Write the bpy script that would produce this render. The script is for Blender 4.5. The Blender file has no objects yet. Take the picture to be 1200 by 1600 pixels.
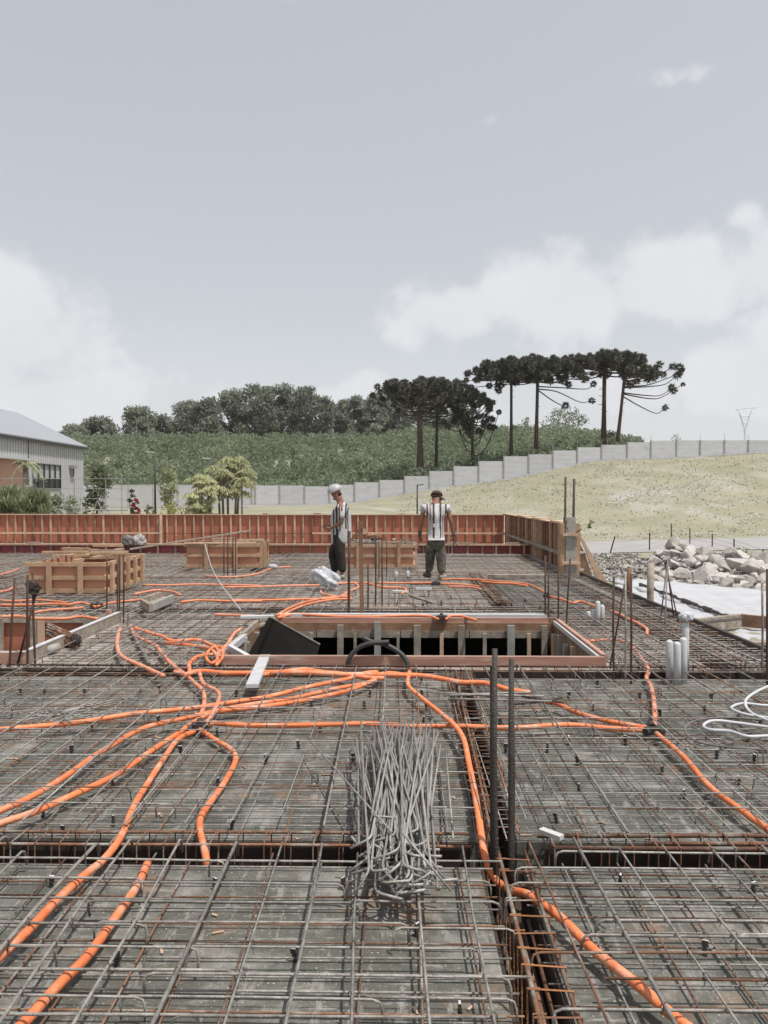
import bpy, bmesh, math, random
import numpy as np
from mathutils import Vector, Matrix, Euler
R = math.radians
random.seed(7)
sc = bpy.context.scene
COL = sc.collection

# ------------------------------------------------------------------ camera
CAM = Vector((0, 0, 1.65))
cd = bpy.data.cameras.new('camera')
cam = bpy.data.objects.new('camera', cd); COL.objects.link(cam)
cd.sensor_fit = 'VERTICAL'; cd.sensor_height = 36.0; cd.lens = 27.0
cd.clip_start = 0.05; cd.clip_end = 6000
cam.location = CAM
cam.rotation_euler = Euler((R(90 - 1.19), 0, R(0.955)), 'XYZ')
sc.camera = cam
CM = cam.rotation_euler.to_matrix()

def ray(px, py):
    return CM @ Vector(((px - 600) / 1200.0, (800 - py) / 1200.0, -1.0))
def at(px, py, z=0.0):
    d = ray(px, py); t = (z - CAM.z) / d.z
    return CAM + d * t
def atY(px, py, Y):
    d = ray(px, py); t = (Y - CAM.y) / d.y
    return CAM + d * t

# ------------------------------------------------------------------ light
SUN_EL, SUN_AZ = 67.0, 124.0          # azimuth clockwise from +Y
sdir = Vector((math.sin(R(SUN_AZ)) * math.cos(R(SUN_EL)), math.cos(R(SUN_AZ)) * math.cos(R(SUN_EL)), math.sin(R(SUN_EL))))
sl = bpy.data.lights.new('sun', 'SUN'); sl.energy = 3.6; sl.angle = R(0.6); sl.color = (1.0, 0.965, 0.91)
so = bpy.data.objects.new('sun', sl); COL.objects.link(so)
so.rotation_euler = (-sdir).to_track_quat('-Z', 'Y').to_euler(); so.location = (0, 0, 40)
sc.view_settings.view_transform = 'Standard'; sc.view_settings.look = 'None'
sc.view_settings.exposure = 0.35; sc.view_settings.gamma = 1.0

w = bpy.data.worlds.new('World'); sc.world = w; w.use_nodes = True
nt = w.node_tree; N = nt.nodes; L = nt.links; N.clear()
def nd(t, **k):
    n = N.new(t)
    for a, b in k.items(): setattr(n, a, b)
    return n
def mth(op, a, b=None, c=None, clamp=False):
    n = nd('ShaderNodeMath', operation=op, use_clamp=clamp)
    for i, v in enumerate((a, b, c)):
        if v is None: continue
        if isinstance(v, (int, float)): n.inputs[i].default_value = v
        else: L.new(v, n.inputs[i])
    return n.outputs[0]
sky = nd('ShaderNodeTexSky', sky_type='NISHITA'); sky.sun_disc = False
sky.sun_elevation = R(SUN_EL); sky.sun_rotation = R(SUN_AZ); sky.air_density = 1.0; sky.dust_density = 1.5; sky.ozone_density = 1.0
hs = nd('ShaderNodeHueSaturation'); hs.inputs['Saturation'].default_value = 0.46; hs.inputs['Value'].default_value = 2.1
gm = nd('ShaderNodeGamma'); gm.inputs[1].default_value = 0.40
L.new(sky.outputs[0], gm.inputs[0]); L.new(gm.outputs[0], hs.inputs['Color'])
tc = nd('ShaderNodeTexCoord'); sx = nd('ShaderNodeSeparateXYZ'); L.new(tc.outputs['Generated'], sx.inputs[0])
az = mth('ARCTAN2', sx.outputs[0], sx.outputs[1]); el = mth('ARCSINE', sx.outputs[2])
cv = nd('ShaderNodeCombineXYZ'); L.new(az, cv.inputs[0]); L.new(el, cv.inputs[1])
n1 = nd('ShaderNodeTexNoise'); n1.inputs['Scale'].default_value = 9.0; n1.inputs['Detail'].default_value = 9; n1.inputs['Roughness'].default_value = 0.58
L.new(cv.outputs[0], n1.inputs['Vector'])
n2 = nd('ShaderNodeTexNoise'); n2.inputs['Scale'].default_value = 30.0; n2.inputs['Detail'].default_value = 6
L.new(cv.outputs[0], n2.inputs['Vector'])
# cloud banks: centre az, el, radii (degrees)
def ae(px, py): return ((px - 620) / 1200 * 54, (775 - py) / 1200 * 54)
BL = [(20, 530, 175, 115, 1.0), (-60, 480, 170, 70, 1), (150, 620, 300, 60, .8), (60, 660, 300, 60, .9),
      (700, 480, 130, 60, .95), (640, 500, 60, 50, .8), (880, 460, 170, 80, 1.0), (1050, 450, 150, 80, 1.0), (1195, 435, 110, 75, 1.0), (1155, 375, 38, 26, .85),
      (1150, 600, 120, 80, 1.0), (1220, 560, 110, 80, 1.0), (570, 600, 55, 45, .95), (490, 615, 90, 35, .85), (420, 640, 120, 40, .7),
      (760, 640, 260, 55, .62), (1000, 620, 200, 60, .7), (760, 530, 200, 40, .6),
      (270, 10, 170, 40, .62), (440, 45, 75, 28, .55), (760, 205, 70, 18, .44), (1020, 178, 120, 18, .50), (620, 130, 80, 20, .3),
      (-500, 500, 420, 200, 1), (1750, 480, 420, 200, 1), (2600, 560, 500, 240, 1), (-1500, 560, 600, 240, 1), (3500, 500, 500, 260, 1)]
acc = None
for (bx, by, rx, ry, s) in BL:
    a0, e0 = ae(bx, by); ra, re_ = R(rx / 1200 * 54), R(ry / 1200 * 54)
    dx = mth('MULTIPLY', mth('SUBTRACT', az, R(a0)), 1 / ra); dy = mth('MULTIPLY', mth('SUBTRACT', el, R(e0)), 1 / re_)
    q = mth('ADD', mth('MULTIPLY', dx, dx), mth('MULTIPLY', dy, dy))
    g = mth('MULTIPLY', mth('EXPONENT', mth('MULTIPLY', q, -0.8)), s)
    acc = g if acc is None else mth('MAXIMUM', acc, g)
fb = mth('ADD', mth('MULTIPLY', mth('SUBTRACT', n1.outputs[0], 0.5), 1.5), mth('MULTIPLY', mth('SUBTRACT', n2.outputs[0], 0.5), 0.35))
dens = mth('ADD', acc, fb)
mr = nd('ShaderNodeMapRange', interpolation_type='SMOOTHSTEP'); L.new(dens, mr.inputs[0])
mr.inputs[1].default_value = 0.38; mr.inputs[2].default_value = 0.80
hz = nd('ShaderNodeMapRange', interpolation_type='SMOOTHSTEP'); L.new(el, hz.inputs[0])
hz.inputs[1].default_value = R(14); hz.inputs[2].default_value = R(-1)
cl = mth('MAXIMUM', mth('MULTIPLY', mr.outputs[0], 0.85), mth('MULTIPLY', hz.outputs[0], 0.85), clamp=True)
sh = nd('ShaderNodeMapRange'); L.new(n1.outputs[0], sh.inputs[0]); sh.inputs[1].default_value = .3; sh.inputs[2].default_value = .7
sh.inputs[3].default_value = .92; sh.inputs[4].default_value = 1.0
cc = nd('ShaderNodeMix', data_type='RGBA', blend_type='MULTIPLY'); cc.inputs['Factor'].default_value = 1
cc.inputs['A'].default_value = (4.72, 4.76, 4.9, 1); L.new(sh.outputs[0], cc.inputs['B'])
mx = nd('ShaderNodeMix', data_type='RGBA'); L.new(cl, mx.inputs['Factor']); L.new(hs.outputs[0], mx.inputs['A']); L.new(cc.outputs['Result'], mx.inputs['B'])
bg = nd('ShaderNodeBackground'); bg.inputs[1].default_value = 0.14
L.new(mx.outputs['Result'], bg.inputs[0])
wo = nd('ShaderNodeOutputWorld'); L.new(bg.outputs[0], wo.inputs[0])

# ------------------------------------------------------------------ materials
MATS = {}
def mat(name, c1, c2=None, scale=6.0, rough=0.7, bump=0.0, rnd=0.12, stretch=(1, 1, 1), metal=0.0, c3=None, t3=(.62, .7), s3=2.0, spec=0.4, trans=0.0, detail=5, contrast=(.35, .65), bscale=None, gen=False):
    m = bpy.data.materials.new(name); m.use_nodes = True
    t = m.node_tree; n = t.nodes; l = t.links
    b = n['Principled BSDF']; b.inputs['Roughness'].default_value = rough; b.inputs['Metallic'].default_value = metal
    b.inputs['Specular IOR Level'].default_value = spec
    if trans: b.inputs['Transmission Weight'].default_value = trans
    c2 = c2 or tuple(x * .7 for x in c1)
    co = n.new('ShaderNodeTexCoord'); mp = n.new('ShaderNodeMapping'); mp.inputs['Scale'].default_value = stretch
    l.new(co.outputs['Object'], mp.inputs[0])
    nz = n.new('ShaderNodeTexNoise'); nz.inputs['Scale'].default_value = scale; nz.inputs['Detail'].default_value = detail; nz.inputs['Roughness'].default_value = .6
    l.new(mp.outputs[0], nz.inputs['Vector'])
    r = n.new('ShaderNodeMapRange'); r.inputs[1].default_value = contrast[0]; r.inputs[2].default_value = contrast[1]; l.new(nz.outputs[0], r.inputs[0])
    mix = n.new('ShaderNodeMix'); mix.data_type = 'RGBA'; l.new(r.outputs[0], mix.inputs['Factor'])
    mix.inputs['A'].default_value = (*c1, 1); mix.inputs['B'].default_value = (*c2, 1)
    out = mix.outputs['Result']
    if c3:
        z3 = n.new('ShaderNodeTexNoise'); z3.inputs['Scale'].default_value = s3; z3.inputs['Detail'].default_value = 7; z3.inputs['Roughness'].default_value = .65
        l.new(mp.outputs[0], z3.inputs['Vector'])
        r3 = n.new('ShaderNodeMapRange'); r3.inputs[1].default_value = t3[0]; r3.inputs[2].default_value = t3[1]; l.new(z3.outputs[0], r3.inputs[0])
        m3 = n.new('ShaderNodeMix'); m3.data_type = 'RGBA'; l.new(r3.outputs[0], m3.inputs['Factor']); l.new(out, m3.inputs['A']); m3.inputs['B'].default_value = (*c3, 1)
        out = m3.outputs['Result']
    if rnd:
        oi = n.new('ShaderNodeObjectInfo'); rr = n.new('ShaderNodeMapRange'); l.new(oi.outputs['Random'], rr.inputs[0])
        rr.inputs[3].default_value = 1 - rnd; rr.inputs[4].default_value = 1 + rnd
        mm = n.new('ShaderNodeMix'); mm.data_type = 'RGBA'; mm.blend_type = 'MULTIPLY'; mm.inputs['Factor'].default_value = 1
        l.new(out, mm.inputs['A']); l.new(rr.outputs[0], mm.inputs['B']); out = mm.outputs['Result']
    l.new(out, b.inputs['Base Color'])
    if bump:
        bn = n.new('ShaderNodeBump'); bn.inputs['Strength'].default_value = bump; bn.inputs['Distance'].default_value = .02
        if bscale:
            nb = n.new('ShaderNodeTexNoise'); nb.inputs['Scale'].default_value = bscale; nb.inputs['Detail'].default_value = 4; l.new(mp.outputs[0], nb.inputs['Vector']); l.new(nb.outputs[0], bn.inputs['Height'])
        else: l.new(nz.outputs[0], bn.inputs['Height'])
        l.new(bn.outputs[0], b.inputs['Normal'])
    MATS[name] = m; return m

steel = mat('steel_bar', (.33, .31, .28), (.17, .155, .14), 18, .55, .3, .25, metal=.25, bscale=160)
steel_b = mat('steel_bundle', (.36, .345, .32), (.24, .23, .21), 14, .5, .3, .2, metal=.3, bscale=160)
rust = mat('rusty_bar', (.22, .10, .05), (.12, .065, .045), 14, .8, .4, .35, bscale=140, c3=(.26, .24, .21), t3=(.5, .62), s3=5)
rustd = mat('dark_rust_bar', (.085, .042, .03), (.05, .032, .027), 14, .8, .4, .2, bscale=140)
rusto = mat('orange_rust_bar', (.34, .15, .055), (.2, .09, .045), 9, .85, .4, .25, bscale=140)
darkst = mat('dark_thick_bar', (.040, .035, .031), (.06, .05, .044), 20, .6, .5, .1, bscale=90)
deckm = mat('deck_panel', (.125, .123, .104), (.075, .075, .062), 4.5, .62, .2, 0, c3=(.27, .255, .235), t3=(.50, .78), s3=1.9, detail=12, contrast=(.32, .62))
ply_far = mat('worn_plywood', (.32, .26, .225), (.2, .185, .165), 1.6, .75, .15, 0, c3=(.42, .37, .335), t3=(.56, .7), s3=2.2, detail=8)
oran = mat('orange_conduit', (.74, .215, .08), (.62, .155, .055), 5, .5, .25, .1, spec=.45, c3=(.62, .36, .25), t3=(.50, .68), s3=7, bscale=60)
pink = mat('dusty_conduit', (.66, .27, .17), (.55, .20, .12), 8, .7, .15, .08, c3=(.58, .42, .34), t3=(.55, .7), s3=12)
ply = mat('orange_plywood', (.43, .155, .09), (.33, .11, .065), 2.2, .55, .08, .14, stretch=(1, 1, .35), c3=(.19, .055, .035), t3=(.62, .78), s3=1.7)
plum = mat('red_plywood', (.27, .055, .06), (.19, .04, .045), 2.2, .55, .08, .14, c3=(.3, .11, .08), t3=(.6, .75))
wood = mat('pale_timber', (.50, .35, .25), (.38, .26, .175), 7, .8, .2, .18, stretch=(1, 1, 1), c3=(.22, .15, .10), t3=(.6, .75), s3=6)
woodg = mat('weathered_timber', (.33, .285, .235), (.20, .165, .13), 9, .85, .3, .15, c3=(.42, .38, .33), t3=(.55, .7), s3=4)
woody = mat('yellow_timber', (.46, .31, .19), (.34, .22, .135), 7, .8, .2, .15, c3=(.24, .16, .10), t3=(.56, .72), s3=5)
woodp = mat('pink_timber', (.42, .24, .18), (.30, .16, .12), 6, .8, .3, .12, stretch=(.25, 1, 2.5), c3=(.46, .35, .28), t3=(.54, .66), s3=5)
woodb = mat('brown_timber', (.26, .15, .09), (.17, .095, .06), 7, .85, .2, .2, c3=(.33, .22, .14), t3=(.55, .7), s3=5)
woodw = mat('white_timber', (.50, .49, .50), (.42, .41, .42), 9, .7, .1, .06)
dkboard = mat('dark_edge_board', (.075, .055, .045), (.045, .034, .03), 5, .7, .2, .05)
blackp = mat('black_panel', (.008, .007, .0065), (.012, .011, .01), 2.5, .8, .05, 0, spec=.05, c3=(.13, .12, .11), t3=(.64, .76), s3=3.0)
rubber = mat('black_hose', (.03, .03, .03), (.045, .043, .04), 8, .5, .05, 0)
greyh = mat('grey_conduit', (.17, .165, .15), (.11, .105, .1), 8, .6, .1, 0)
pvc = mat('white_pvc', (.52, .525, .54), (.46, .46, .47), 8, .4, .03, .04)
plas = mat('white_plastic', (.47, .485, .51), (.36, .37, .40), 11, .35, .6, .04, bscale=16)
tarp = mat('white_sheet', (.45, .455, .475), (.38, .385, .405), 1.1, .6, .25, .04, stretch=(.3, 1.4, 1), bscale=3)
conc = mat('grey_concrete', (.34, .33, .30), (.25, .24, .22), 6, .85, .3, .04, c3=(.5, .49, .48), t3=(.58, .7))
concw = mat('precast_concrete', (.54, .54, .555), (.48, .48, .495), .9, .85, .05, .05, stretch=(1, 1, 2.5), c3=(.33, .33, .33), t3=(.6, .75), s3=.8)
rockm = mat('grey_rock', (.48, .45, .42), (.34, .31, .285), 2.6, .85, .5, .16, bscale=9, c3=(.24, .17, .12), t3=(.62, .75), s3=1.5)
asph = mat('pale_road', (.33, .32, .315), (.29, .28, .27), .6, .9, .1, 0)
dry = mat('grass_field', (.285, .264, .19), (.22, .216, .145), .3, .95, .4, 0, c3=(.33, .315, .265), t3=(.5, .68), s3=.22, detail=10, bscale=3)
wmetal = mat('grey_cladding', (.43, .43, .435), (.40, .40, .405), .7, .6, .05, 0)
wroof = mat('pale_roof', (.29, .30, .325), (.27, .28, .30), .5, .5, .05, 0)
terra = mat('terracotta_wall', (.50, .31, .25), (.46, .28, .22), .8, .8, .05, 0)
glassm = mat('window_glass', (.42, .44, .46), (.36, .38, .40), .5, .15, 0, 0, spec=.7)
dkmetal = mat('dark_metal', (.035, .035, .036), (.05, .05, .05), 6, .5, 0, 0)
gmetal = mat('grey_metal', (.33, .33, .33), (.26, .26, .26), 6, .5, 0, 0, metal=.3)
pylm = mat('hazed_lattice', (.62, .64, .67), (.58, .6, .63), 2, .6, 0, 0)  # pale tone puts the fading of distance haze into the pylon colour
lampm = mat('white_lamp_head', (.52, .52, .51), (.46, .46, .45), 4, .4, 0, 0)
bark = mat('bark', (.105, .068, .05), (.06, .042, .033), 5, .95, .8, .1, stretch=(1, 1, .6), bscale=12)
barkp = mat('pale_bark', (.21, .18, .15), (.13, .11, .09), 5, .95, .8, .1, bscale=12)

def leafmat(name, c1, c2, scale=.5, tr=.25, rnd=.12):
    m = mat(name, c1, c2, scale, .6, 0, rnd, spec=.25, contrast=(.3, .7))
    t = m.node_tree; b = t.nodes['Principled BSDF']; o = [x for x in t.nodes if x.type == 'OUTPUT_MATERIAL'][0]
    ts = t.nodes.new('ShaderNodeBsdfTranslucent'); ms = t.nodes.new('ShaderNodeMixShader'); ms.inputs[0].default_value = tr
    for lk in list(t.links):
        if lk.to_socket == b.inputs['Base Color']: src = lk.from_socket
    t.links.new(src, ts.inputs[0]); t.links.new(b.outputs[0], ms.inputs[1]); t.links.new(ts.outputs[0], ms.inputs[2]); t.links.new(ms.outputs[0], o.inputs[0])
    return m
lf_plant = leafmat('plantation_leaf', (.33, .375, .25), (.19, .23, .145), .12, .45)
lf_far = leafmat('eucalyptus_leaf', (.32, .335, .265), (.18, .195, .15), .2, .4)
lf_pine = leafmat('araucaria_leaf', (.15, .15, .115), (.085, .085, .067), .6, .12)
lf_dark = leafmat('dark_leaf', (.16, .18, .105), (.09, .105, .06), .8)
lf_hedge = leafmat('hedge_leaf', (.30, .33, .19), (.17, .20, .11), .8, .4)
lf_light = leafmat('light_leaf', (.38, .40, .24), (.26, .28, .16), .9)
lf_palm = leafmat('palm_leaf', (.55, .55, .34), (.38, .39, .22), .9, .3)
lf_pale = leafmat('pale_leaf', (.38, .41, .31), (.26, .29, .20), .9)
lf_red = leafmat('red_leaf', (.34, .04, .06), (.22, .03, .045), 2)
lf_yel = leafmat('yellow_leaf', (.40, .36, .12), (.28, .28, .10), 2)
lf_grass = leafmat('dry_tuft', (.33, .305, .225), (.26, .245, .175), .3)

# ------------------------------------------------------------------ mesh helpers
class MB:
    def __init__(s): s.v = []; s.f = []
    def add(s, vs, fs):
        o = len(s.v); s.v += [tuple(v) for v in vs]; s.f += [tuple(i + o for i in f) for f in fs]
    def box(s, x0, x1, y0, y1, z0, z1):
        s.add([(x0, y0, z0), (x1, y0, z0), (x1, y1, z0), (x0, y1, z0), (x0, y0, z1), (x1, y0, z1), (x1, y1, z1), (x0, y1, z1)],
              [(0, 3, 2, 1), (4, 5, 6, 7), (0, 1, 5, 4), (1, 2, 6, 5), (2, 3, 7, 6), (3, 0, 4, 7)])
        return s
    def beam(s, a, b, w, h, up=(0, 0, 1)):
        a = Vector(a); b = Vector(b); d = (b - a).normalized(); up = Vector(up)
        if abs(d.dot(up)) > .98: up = Vector((0, 1, 0))
        x = d.cross(up).normalized() * w / 2; z = x.cross(d).normalized() * h / 2
        vs = [a - x - z, a + x - z, a + x + z, a - x + z, b - x - z, b + x - z, b + x + z, b - x + z]
        s.add(vs, [(0, 1, 2, 3), (7, 6, 5, 4), (0, 4, 5, 1), (1, 5, 6, 2), (2, 6, 7, 3), (3, 7, 4, 0)])
        return s
    def tube(s, pts, r, n=6, cap=True, r2=None, rf=None):
        P = [Vector(p) for p in pts]; m = len(P); vs = []; up = Vector((0, 0, 1))
        pu = None
        for i in range(m):
            d = (P[min(i + 1, m - 1)] - P[max(i - 1, 0)])
            if d.length < 1e-9: d = Vector((0, 0, 1))
            d.normalize()
            if pu is None:
                u = Vector((0, 0, 1)) if abs(d.z) < .9 else Vector((1, 0, 0))
            else: u = pu
            x = d.cross(u)
            if x.length < 1e-4: x = d.cross(Vector((1, .3, 0)))
            x.normalize(); y = x.cross(d).normalized(); pu = y
            rr = r if r2 is None else r + (r2 - r) * i / (m - 1)
            if rf: rr = rf(i)
            for k in range(n):
                a = 2 * math.pi * k / n
                vs.append(P[i] + x * math.cos(a) * rr + y * math.sin(a) * rr)
        fs = []
        for i in range(m - 1):
            for k in range(n):
                a = i * n + k; b = i * n + (k + 1) % n
                fs.append((a, b, b + n, a + n))
        if cap: fs.append(tuple(range(n - 1, -1, -1))); fs.append(tuple((m - 1) * n + k for k in range(n)))
        s.add(vs, fs); return s
    def build(s, name, m, parent=None, smooth=False, loc=None):
        me = bpy.data.meshes.new(name); me.from_pydata(s.v, [], s.f); me.update()
        if smooth: me.polygons.foreach_set('use_smooth', [True] * len(me.polygons))
        return link(name, me, m, parent, loc)
def link(name, me, m, parent=None, loc=None):
    o = bpy.data.objects.new(name, me); COL.objects.link(o)
    if m: me.materials.append(m)
    if parent: 
        o.parent = parent
        o.matrix_parent_inverse = Matrix.Translation(-Vector(parent.location)) if parent.rotation_euler.z == 0 else parent.matrix_basis.inverted()
    if loc: o.location = loc
    return o
def tag(o, label, cat, group=None, kind=None):
    o['label'] = label; o['category'] = cat
    if group: o['group'] = group
    if kind: o['kind'] = kind
    return o
def struct(o): o['kind'] = 'structure'; return o
def thing(name, loc, label, cat, group=None):
    o = bpy.data.objects.new(name, None); COL.objects.link(o); o.location = loc; o.empty_display_size = .1
    return tag(o, label, cat, group)
def npmesh(name, V, F, m, parent=None, smooth=False):
    me = bpy.data.meshes.new(name); V = np.asarray(V, dtype=np.float32); F = np.asarray(F, dtype=np.int32)
    k = F.shape[1]
    me.vertices.add(len(V)); me.vertices.foreach_set('co', V.ravel())
    me.loops.add(F.size); me.loops.foreach_set('vertex_index', F.ravel())
    me.polygons.add(len(F)); me.polygons.foreach_set('loop_start', np.arange(len(F), dtype=np.int32) * k)
    me.polygons.foreach_set('loop_total', np.full(len(F), k, dtype=np.int32))
    if smooth: me.polygons.foreach_set('use_smooth', np.ones(len(F), dtype=bool))
    me.update(calc_edges=True); me.validate()
    return link(name, me, m, parent)
rng = np.random.default_rng(5)
def leaves(C, size, up=0.25, aspect=.5, jit=.35, outward=None, ow=0.0):
    """diamond leaves at the centres C; returns V,F"""
    n = len(C); d = rng.normal(size=(n, 3)); d[:, 2] = d[:, 2] + up
    if outward is not None: d = d / np.linalg.norm(d, axis=1)[:, None] * (1 - ow) + outward * ow
    d /= np.linalg.norm(d, axis=1)[:, None]
    e = rng.normal(size=(n, 3)); e = np.cross(d, e); e /= np.linalg.norm(e, axis=1)[:, None]
    s = size * (1 + jit * rng.uniform(-1, 1, n))[:, None]
    a = C - d * s * .5; b = C + e * s * aspect * .5; c = C + d * s * .5; g = C - e * s * aspect * .5
    V = np.stack([a, b, c, g], 1).reshape(-1, 3); F = np.arange(4 * n).reshape(n, 4)
    return V, F
def smooth_pts(pts, k=6):
    P = [Vector(p) for p in pts]
    if len(P) < 3: return P
    out = []
    Q = [P[0] * 2 - P[1]] + P + [P[-1] * 2 - P[-2]]
    for i in range(1, len(Q) - 2):
        p0, p1, p2, p3 = Q[i - 1:i + 3]
        for j in range(k):
            t = j / k
            out.append(.5 * ((2 * p1) + (p2 - p0) * t + (2 * p0 - 5 * p1 + 4 * p2 - p3) * t * t + (3 * p1 - p0 - 3 * p2 + p3) * t ** 3))
    out.append(P[-1]); return out
def sst(a, b, x):
    t = np.clip((x - a) / (b - a), 0, 1); return t * t * (3 - 2 * t)

# formwork deck: film-faced sheets with joints, cement smears, scuffs and grit
def deck_mat(name, ca, cb, cs, cd, sheet=(1.22, 2.44), smear=(.60, .72)):
    m = bpy.data.materials.new(name); m.use_nodes = True; t = m.node_tree; n = t.nodes; l = t.links; b = n['Principled BSDF']
    co = n.new('ShaderNodeTexCoord')
    def noise(sc_, det=6, ro=.6, st=(1, 1, 1), rot=0):
        mp = n.new('ShaderNodeMapping'); mp.inputs['Scale'].default_value = st; mp.inputs['Rotation'].default_value = (0, 0, rot); l.new(co.outputs['Object'], mp.inputs[0])
        z = n.new('ShaderNodeTexNoise'); z.inputs['Scale'].default_value = sc_; z.inputs['Detail'].default_value = det; z.inputs['Roughness'].default_value = ro; l.new(mp.outputs[0], z.inputs['Vector']); return z.outputs[0]
    def rng_(s_, a, b_, c=0, d=1):
        r = n.new('ShaderNodeMapRange'); l.new(s_, r.inputs[0]); r.inputs[1].default_value = a; r.inputs[2].default_value = b_; r.inputs[3].default_value = c; r.inputs[4].default_value = d; return r.outputs[0]
    def mixc(f, a, b_, mode='MIX'):
        x = n.new('ShaderNodeMix'); x.data_type = 'RGBA'; x.blend_type = mode
        if isinstance(f, float): x.inputs['Factor'].default_value = f
        else: l.new(f, x.inputs['Factor'])
        for k, v in (('A', a), ('B', b_)):
            if isinstance(v, tuple): x.inputs[k].default_value = (*v, 1)
            else: l.new(v, x.inputs[k])
        return x.outputs['Result']
    base = mixc(rng_(noise(1.3, 8), .35, .65), ca, cb)
    br = n.new('ShaderNodeTexBrick'); l.new(co.outputs['Object'], br.inputs['Vector']); br.inputs['Scale'].default_value = 1; br.inputs['Brick Width'].default_value = sheet[1]; br.inputs['Row Height'].default_value = sheet[0]
    br.inputs['Mortar Size'].default_value = .004; br.inputs['Color1'].default_value = (.8, .8, .8, 1); br.inputs['Color2'].default_value = (1.12, 1.1, 1.08, 1); br.inputs['Mortar'].default_value = (.35, .33, .3, 1); br.inputs['Mortar Smooth'].default_value = .2
    base = mixc(1.0, base, br.outputs['Color'], 'MULTIPLY')
    base = mixc(rng_(noise(38, 5, .7), .42, .62, 0, .45), base, cd)
    base = mixc(rng_(noise(2.1, 10, .72), smear[0], smear[1], 0, .75), base, cs)
    base = mixc(rng_(noise(5.5, 8, .7, (3.2, .7, 1), .5), .55, .63, 0, .7), base, cs)
    base = mixc(rng_(noise(7, 8, .7, (.6, 3.4, 1), -.3), .56, .64, 0, .6), base, tuple(c * 1.25 for c in cs))
    base = mixc(rng_(noise(95, 2, .5), .66, .70, 0, .9), base, tuple(min(.6, c * 1.6) for c in cs))
    base = mixc(rng_(noise(3.1, 6, .6, (1, 1, 1), 1.1), .58, .68, 0, .5), base, (.24, .13, .075))
    l.new(base, b.inputs['Base Color']); l.new(rng_(noise(2.1, 8, .7), .3, .7, .45, .85), b.inputs['Roughness']); b.inputs['Specular IOR Level'].default_value = .35
    bm_ = n.new('ShaderNodeBump'); bm_.inputs['Strength'].default_value = .35; bm_.inputs['Distance'].default_value = .006; l.new(noise(24, 8, .7), bm_.inputs['Height']); l.new(bm_.outputs[0], b.inputs['Normal'])
    return m
deckm = deck_mat('film_faced_deck', (.125, .123, .105), (.082, .083, .070), (.27, .26, .24), (.055, .052, .044), smear=(.50, .64))
ply_far = deck_mat('worn_plywood', (.30, .25, .215), (.19, .175, .155), (.42, .38, .345), (.12, .10, .085), smear=(.48, .62))
trdark = mat('trench_dark', (.03, .024, .02), (.05, .035, .026), 6, .7, .2, 0)  # near-black tone that makes the trenches read dark
oranf = mat('dusty_orange_conduit', (.66, .22, .10), (.58, .18, .085), 4, .6, .05, .12, c3=(.60, .33, .22), t3=(.5, .7), s3=5)
ply2 = mat('light_orange_plywood', (.52, .26, .165), (.43, .20, .125), 3, .6, .08, .12, c3=(.28, .12, .07), t3=(.62, .76), s3=3)
# ------------------------------------------------------------------ terrain
WX = [-60, -16, -4.8, .9, 6.6, 10.3, 17.8, 21, 23.7, 34.5, 42.5, 80]
WZ = [.3, .45, .9, 1.8, 2.8, 3.3, 4.66, 5.3, 5.7, 6.27, 6.5, 6.8]
WALLY = 88.0
def terr(x, y):
    x = np.asarray(x, float); y = np.asarray(y, float)
    base = .3 + (-1.5) * sst(-5, 3, x)
    zw = np.interp(x, WX, WZ)
    t = np.clip((y - 57) / (WALLY - 57), 0, 1); t = .55 * t + .45 * t * t * (3 - 2 * t)
    z = base + (zw - base) * t
    r = x / np.maximum(y, 1)
    zc = np.interp(r, [-.6, -.4, -.02, .02, .12, .23, .27, .30, .36, .6], [11.8, 11, 11, 12.2, 12.4, 12, 11, 10.2, 8, 7])
    z = np.where(y > WALLY, zw + (zc - zw) * sst(WALLY + 1, 148, y), z)
    z = np.where(y > 160, z + (.066 * y - z) * sst(160, 360, y), z)
    dx = np.maximum(np.maximum(-17 - x, x - 4.0), 0); dy = np.maximum(np.maximum(-6 - y, y - 27.2), 0)
    d = np.sqrt(dx * dx + dy * dy); dep = sst(0, 1.4, d)
    nz = .12 * np.sin(x * .31 + 1) * np.sin(y * .23) * sst(60, 75, y)
    return -3.05 + (z + nz + 3.05) * dep
xs = np.array(sorted(set([-950, -700, -350, -200, -150, 4.0, 4.5, 5.0, 5.4, 150, 200, 350, 700, 950] + list(np.arange(-120, 121, 1.5)))))
ys = np.array(sorted(set([-300, -100, -40, -15, -6, 27.2, 27.7, 28.2, 28.6] + list(np.arange(-4.5, 220, 1.5)) + [240, 270, 300, 340, 380, 450, 600, 800, 1000])))
GX, GY = np.meshgrid(xs, ys); GZ = terr(GX, GY)
nx, ny = len(xs), len(ys)
V = np.stack([GX, GY, GZ], -1).reshape(-1, 3)
ii, jj = np.meshgrid(np.arange(nx - 1), np.arange(ny - 1)); a = (jj * nx + ii).ravel()
F = np.stack([a, a + 1, a + nx + 1, a + nx], 1)
struct(npmesh('ground', V, F, dry, smooth=True))
def tz(x, y): return float(terr(x, y))

# road
rd = MB()
ps = []
for k in range(31):
    t = k / 30; x = 4 + t * 120
    yn = 38.0 + (x - 9.5) * .31; yf = yn + 8.5 + (x - 9) * .07
    ps.append((x, yn, yf))
for (x0, n0, f0), (x1, n1_, f1) in zip(ps[:-1], ps[1:]):
    rd.add([(x0, n0, tz(x0, n0) + .03), (x1, n1_, tz(x1, n1_) + .03), (x1, f1, max(tz(x1, f1), -1.2) + .05), (x0, f0, tz(x0, f0) + .05)], [(0, 1, 2, 3)])
struct(rd.build('road', asph))

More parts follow.
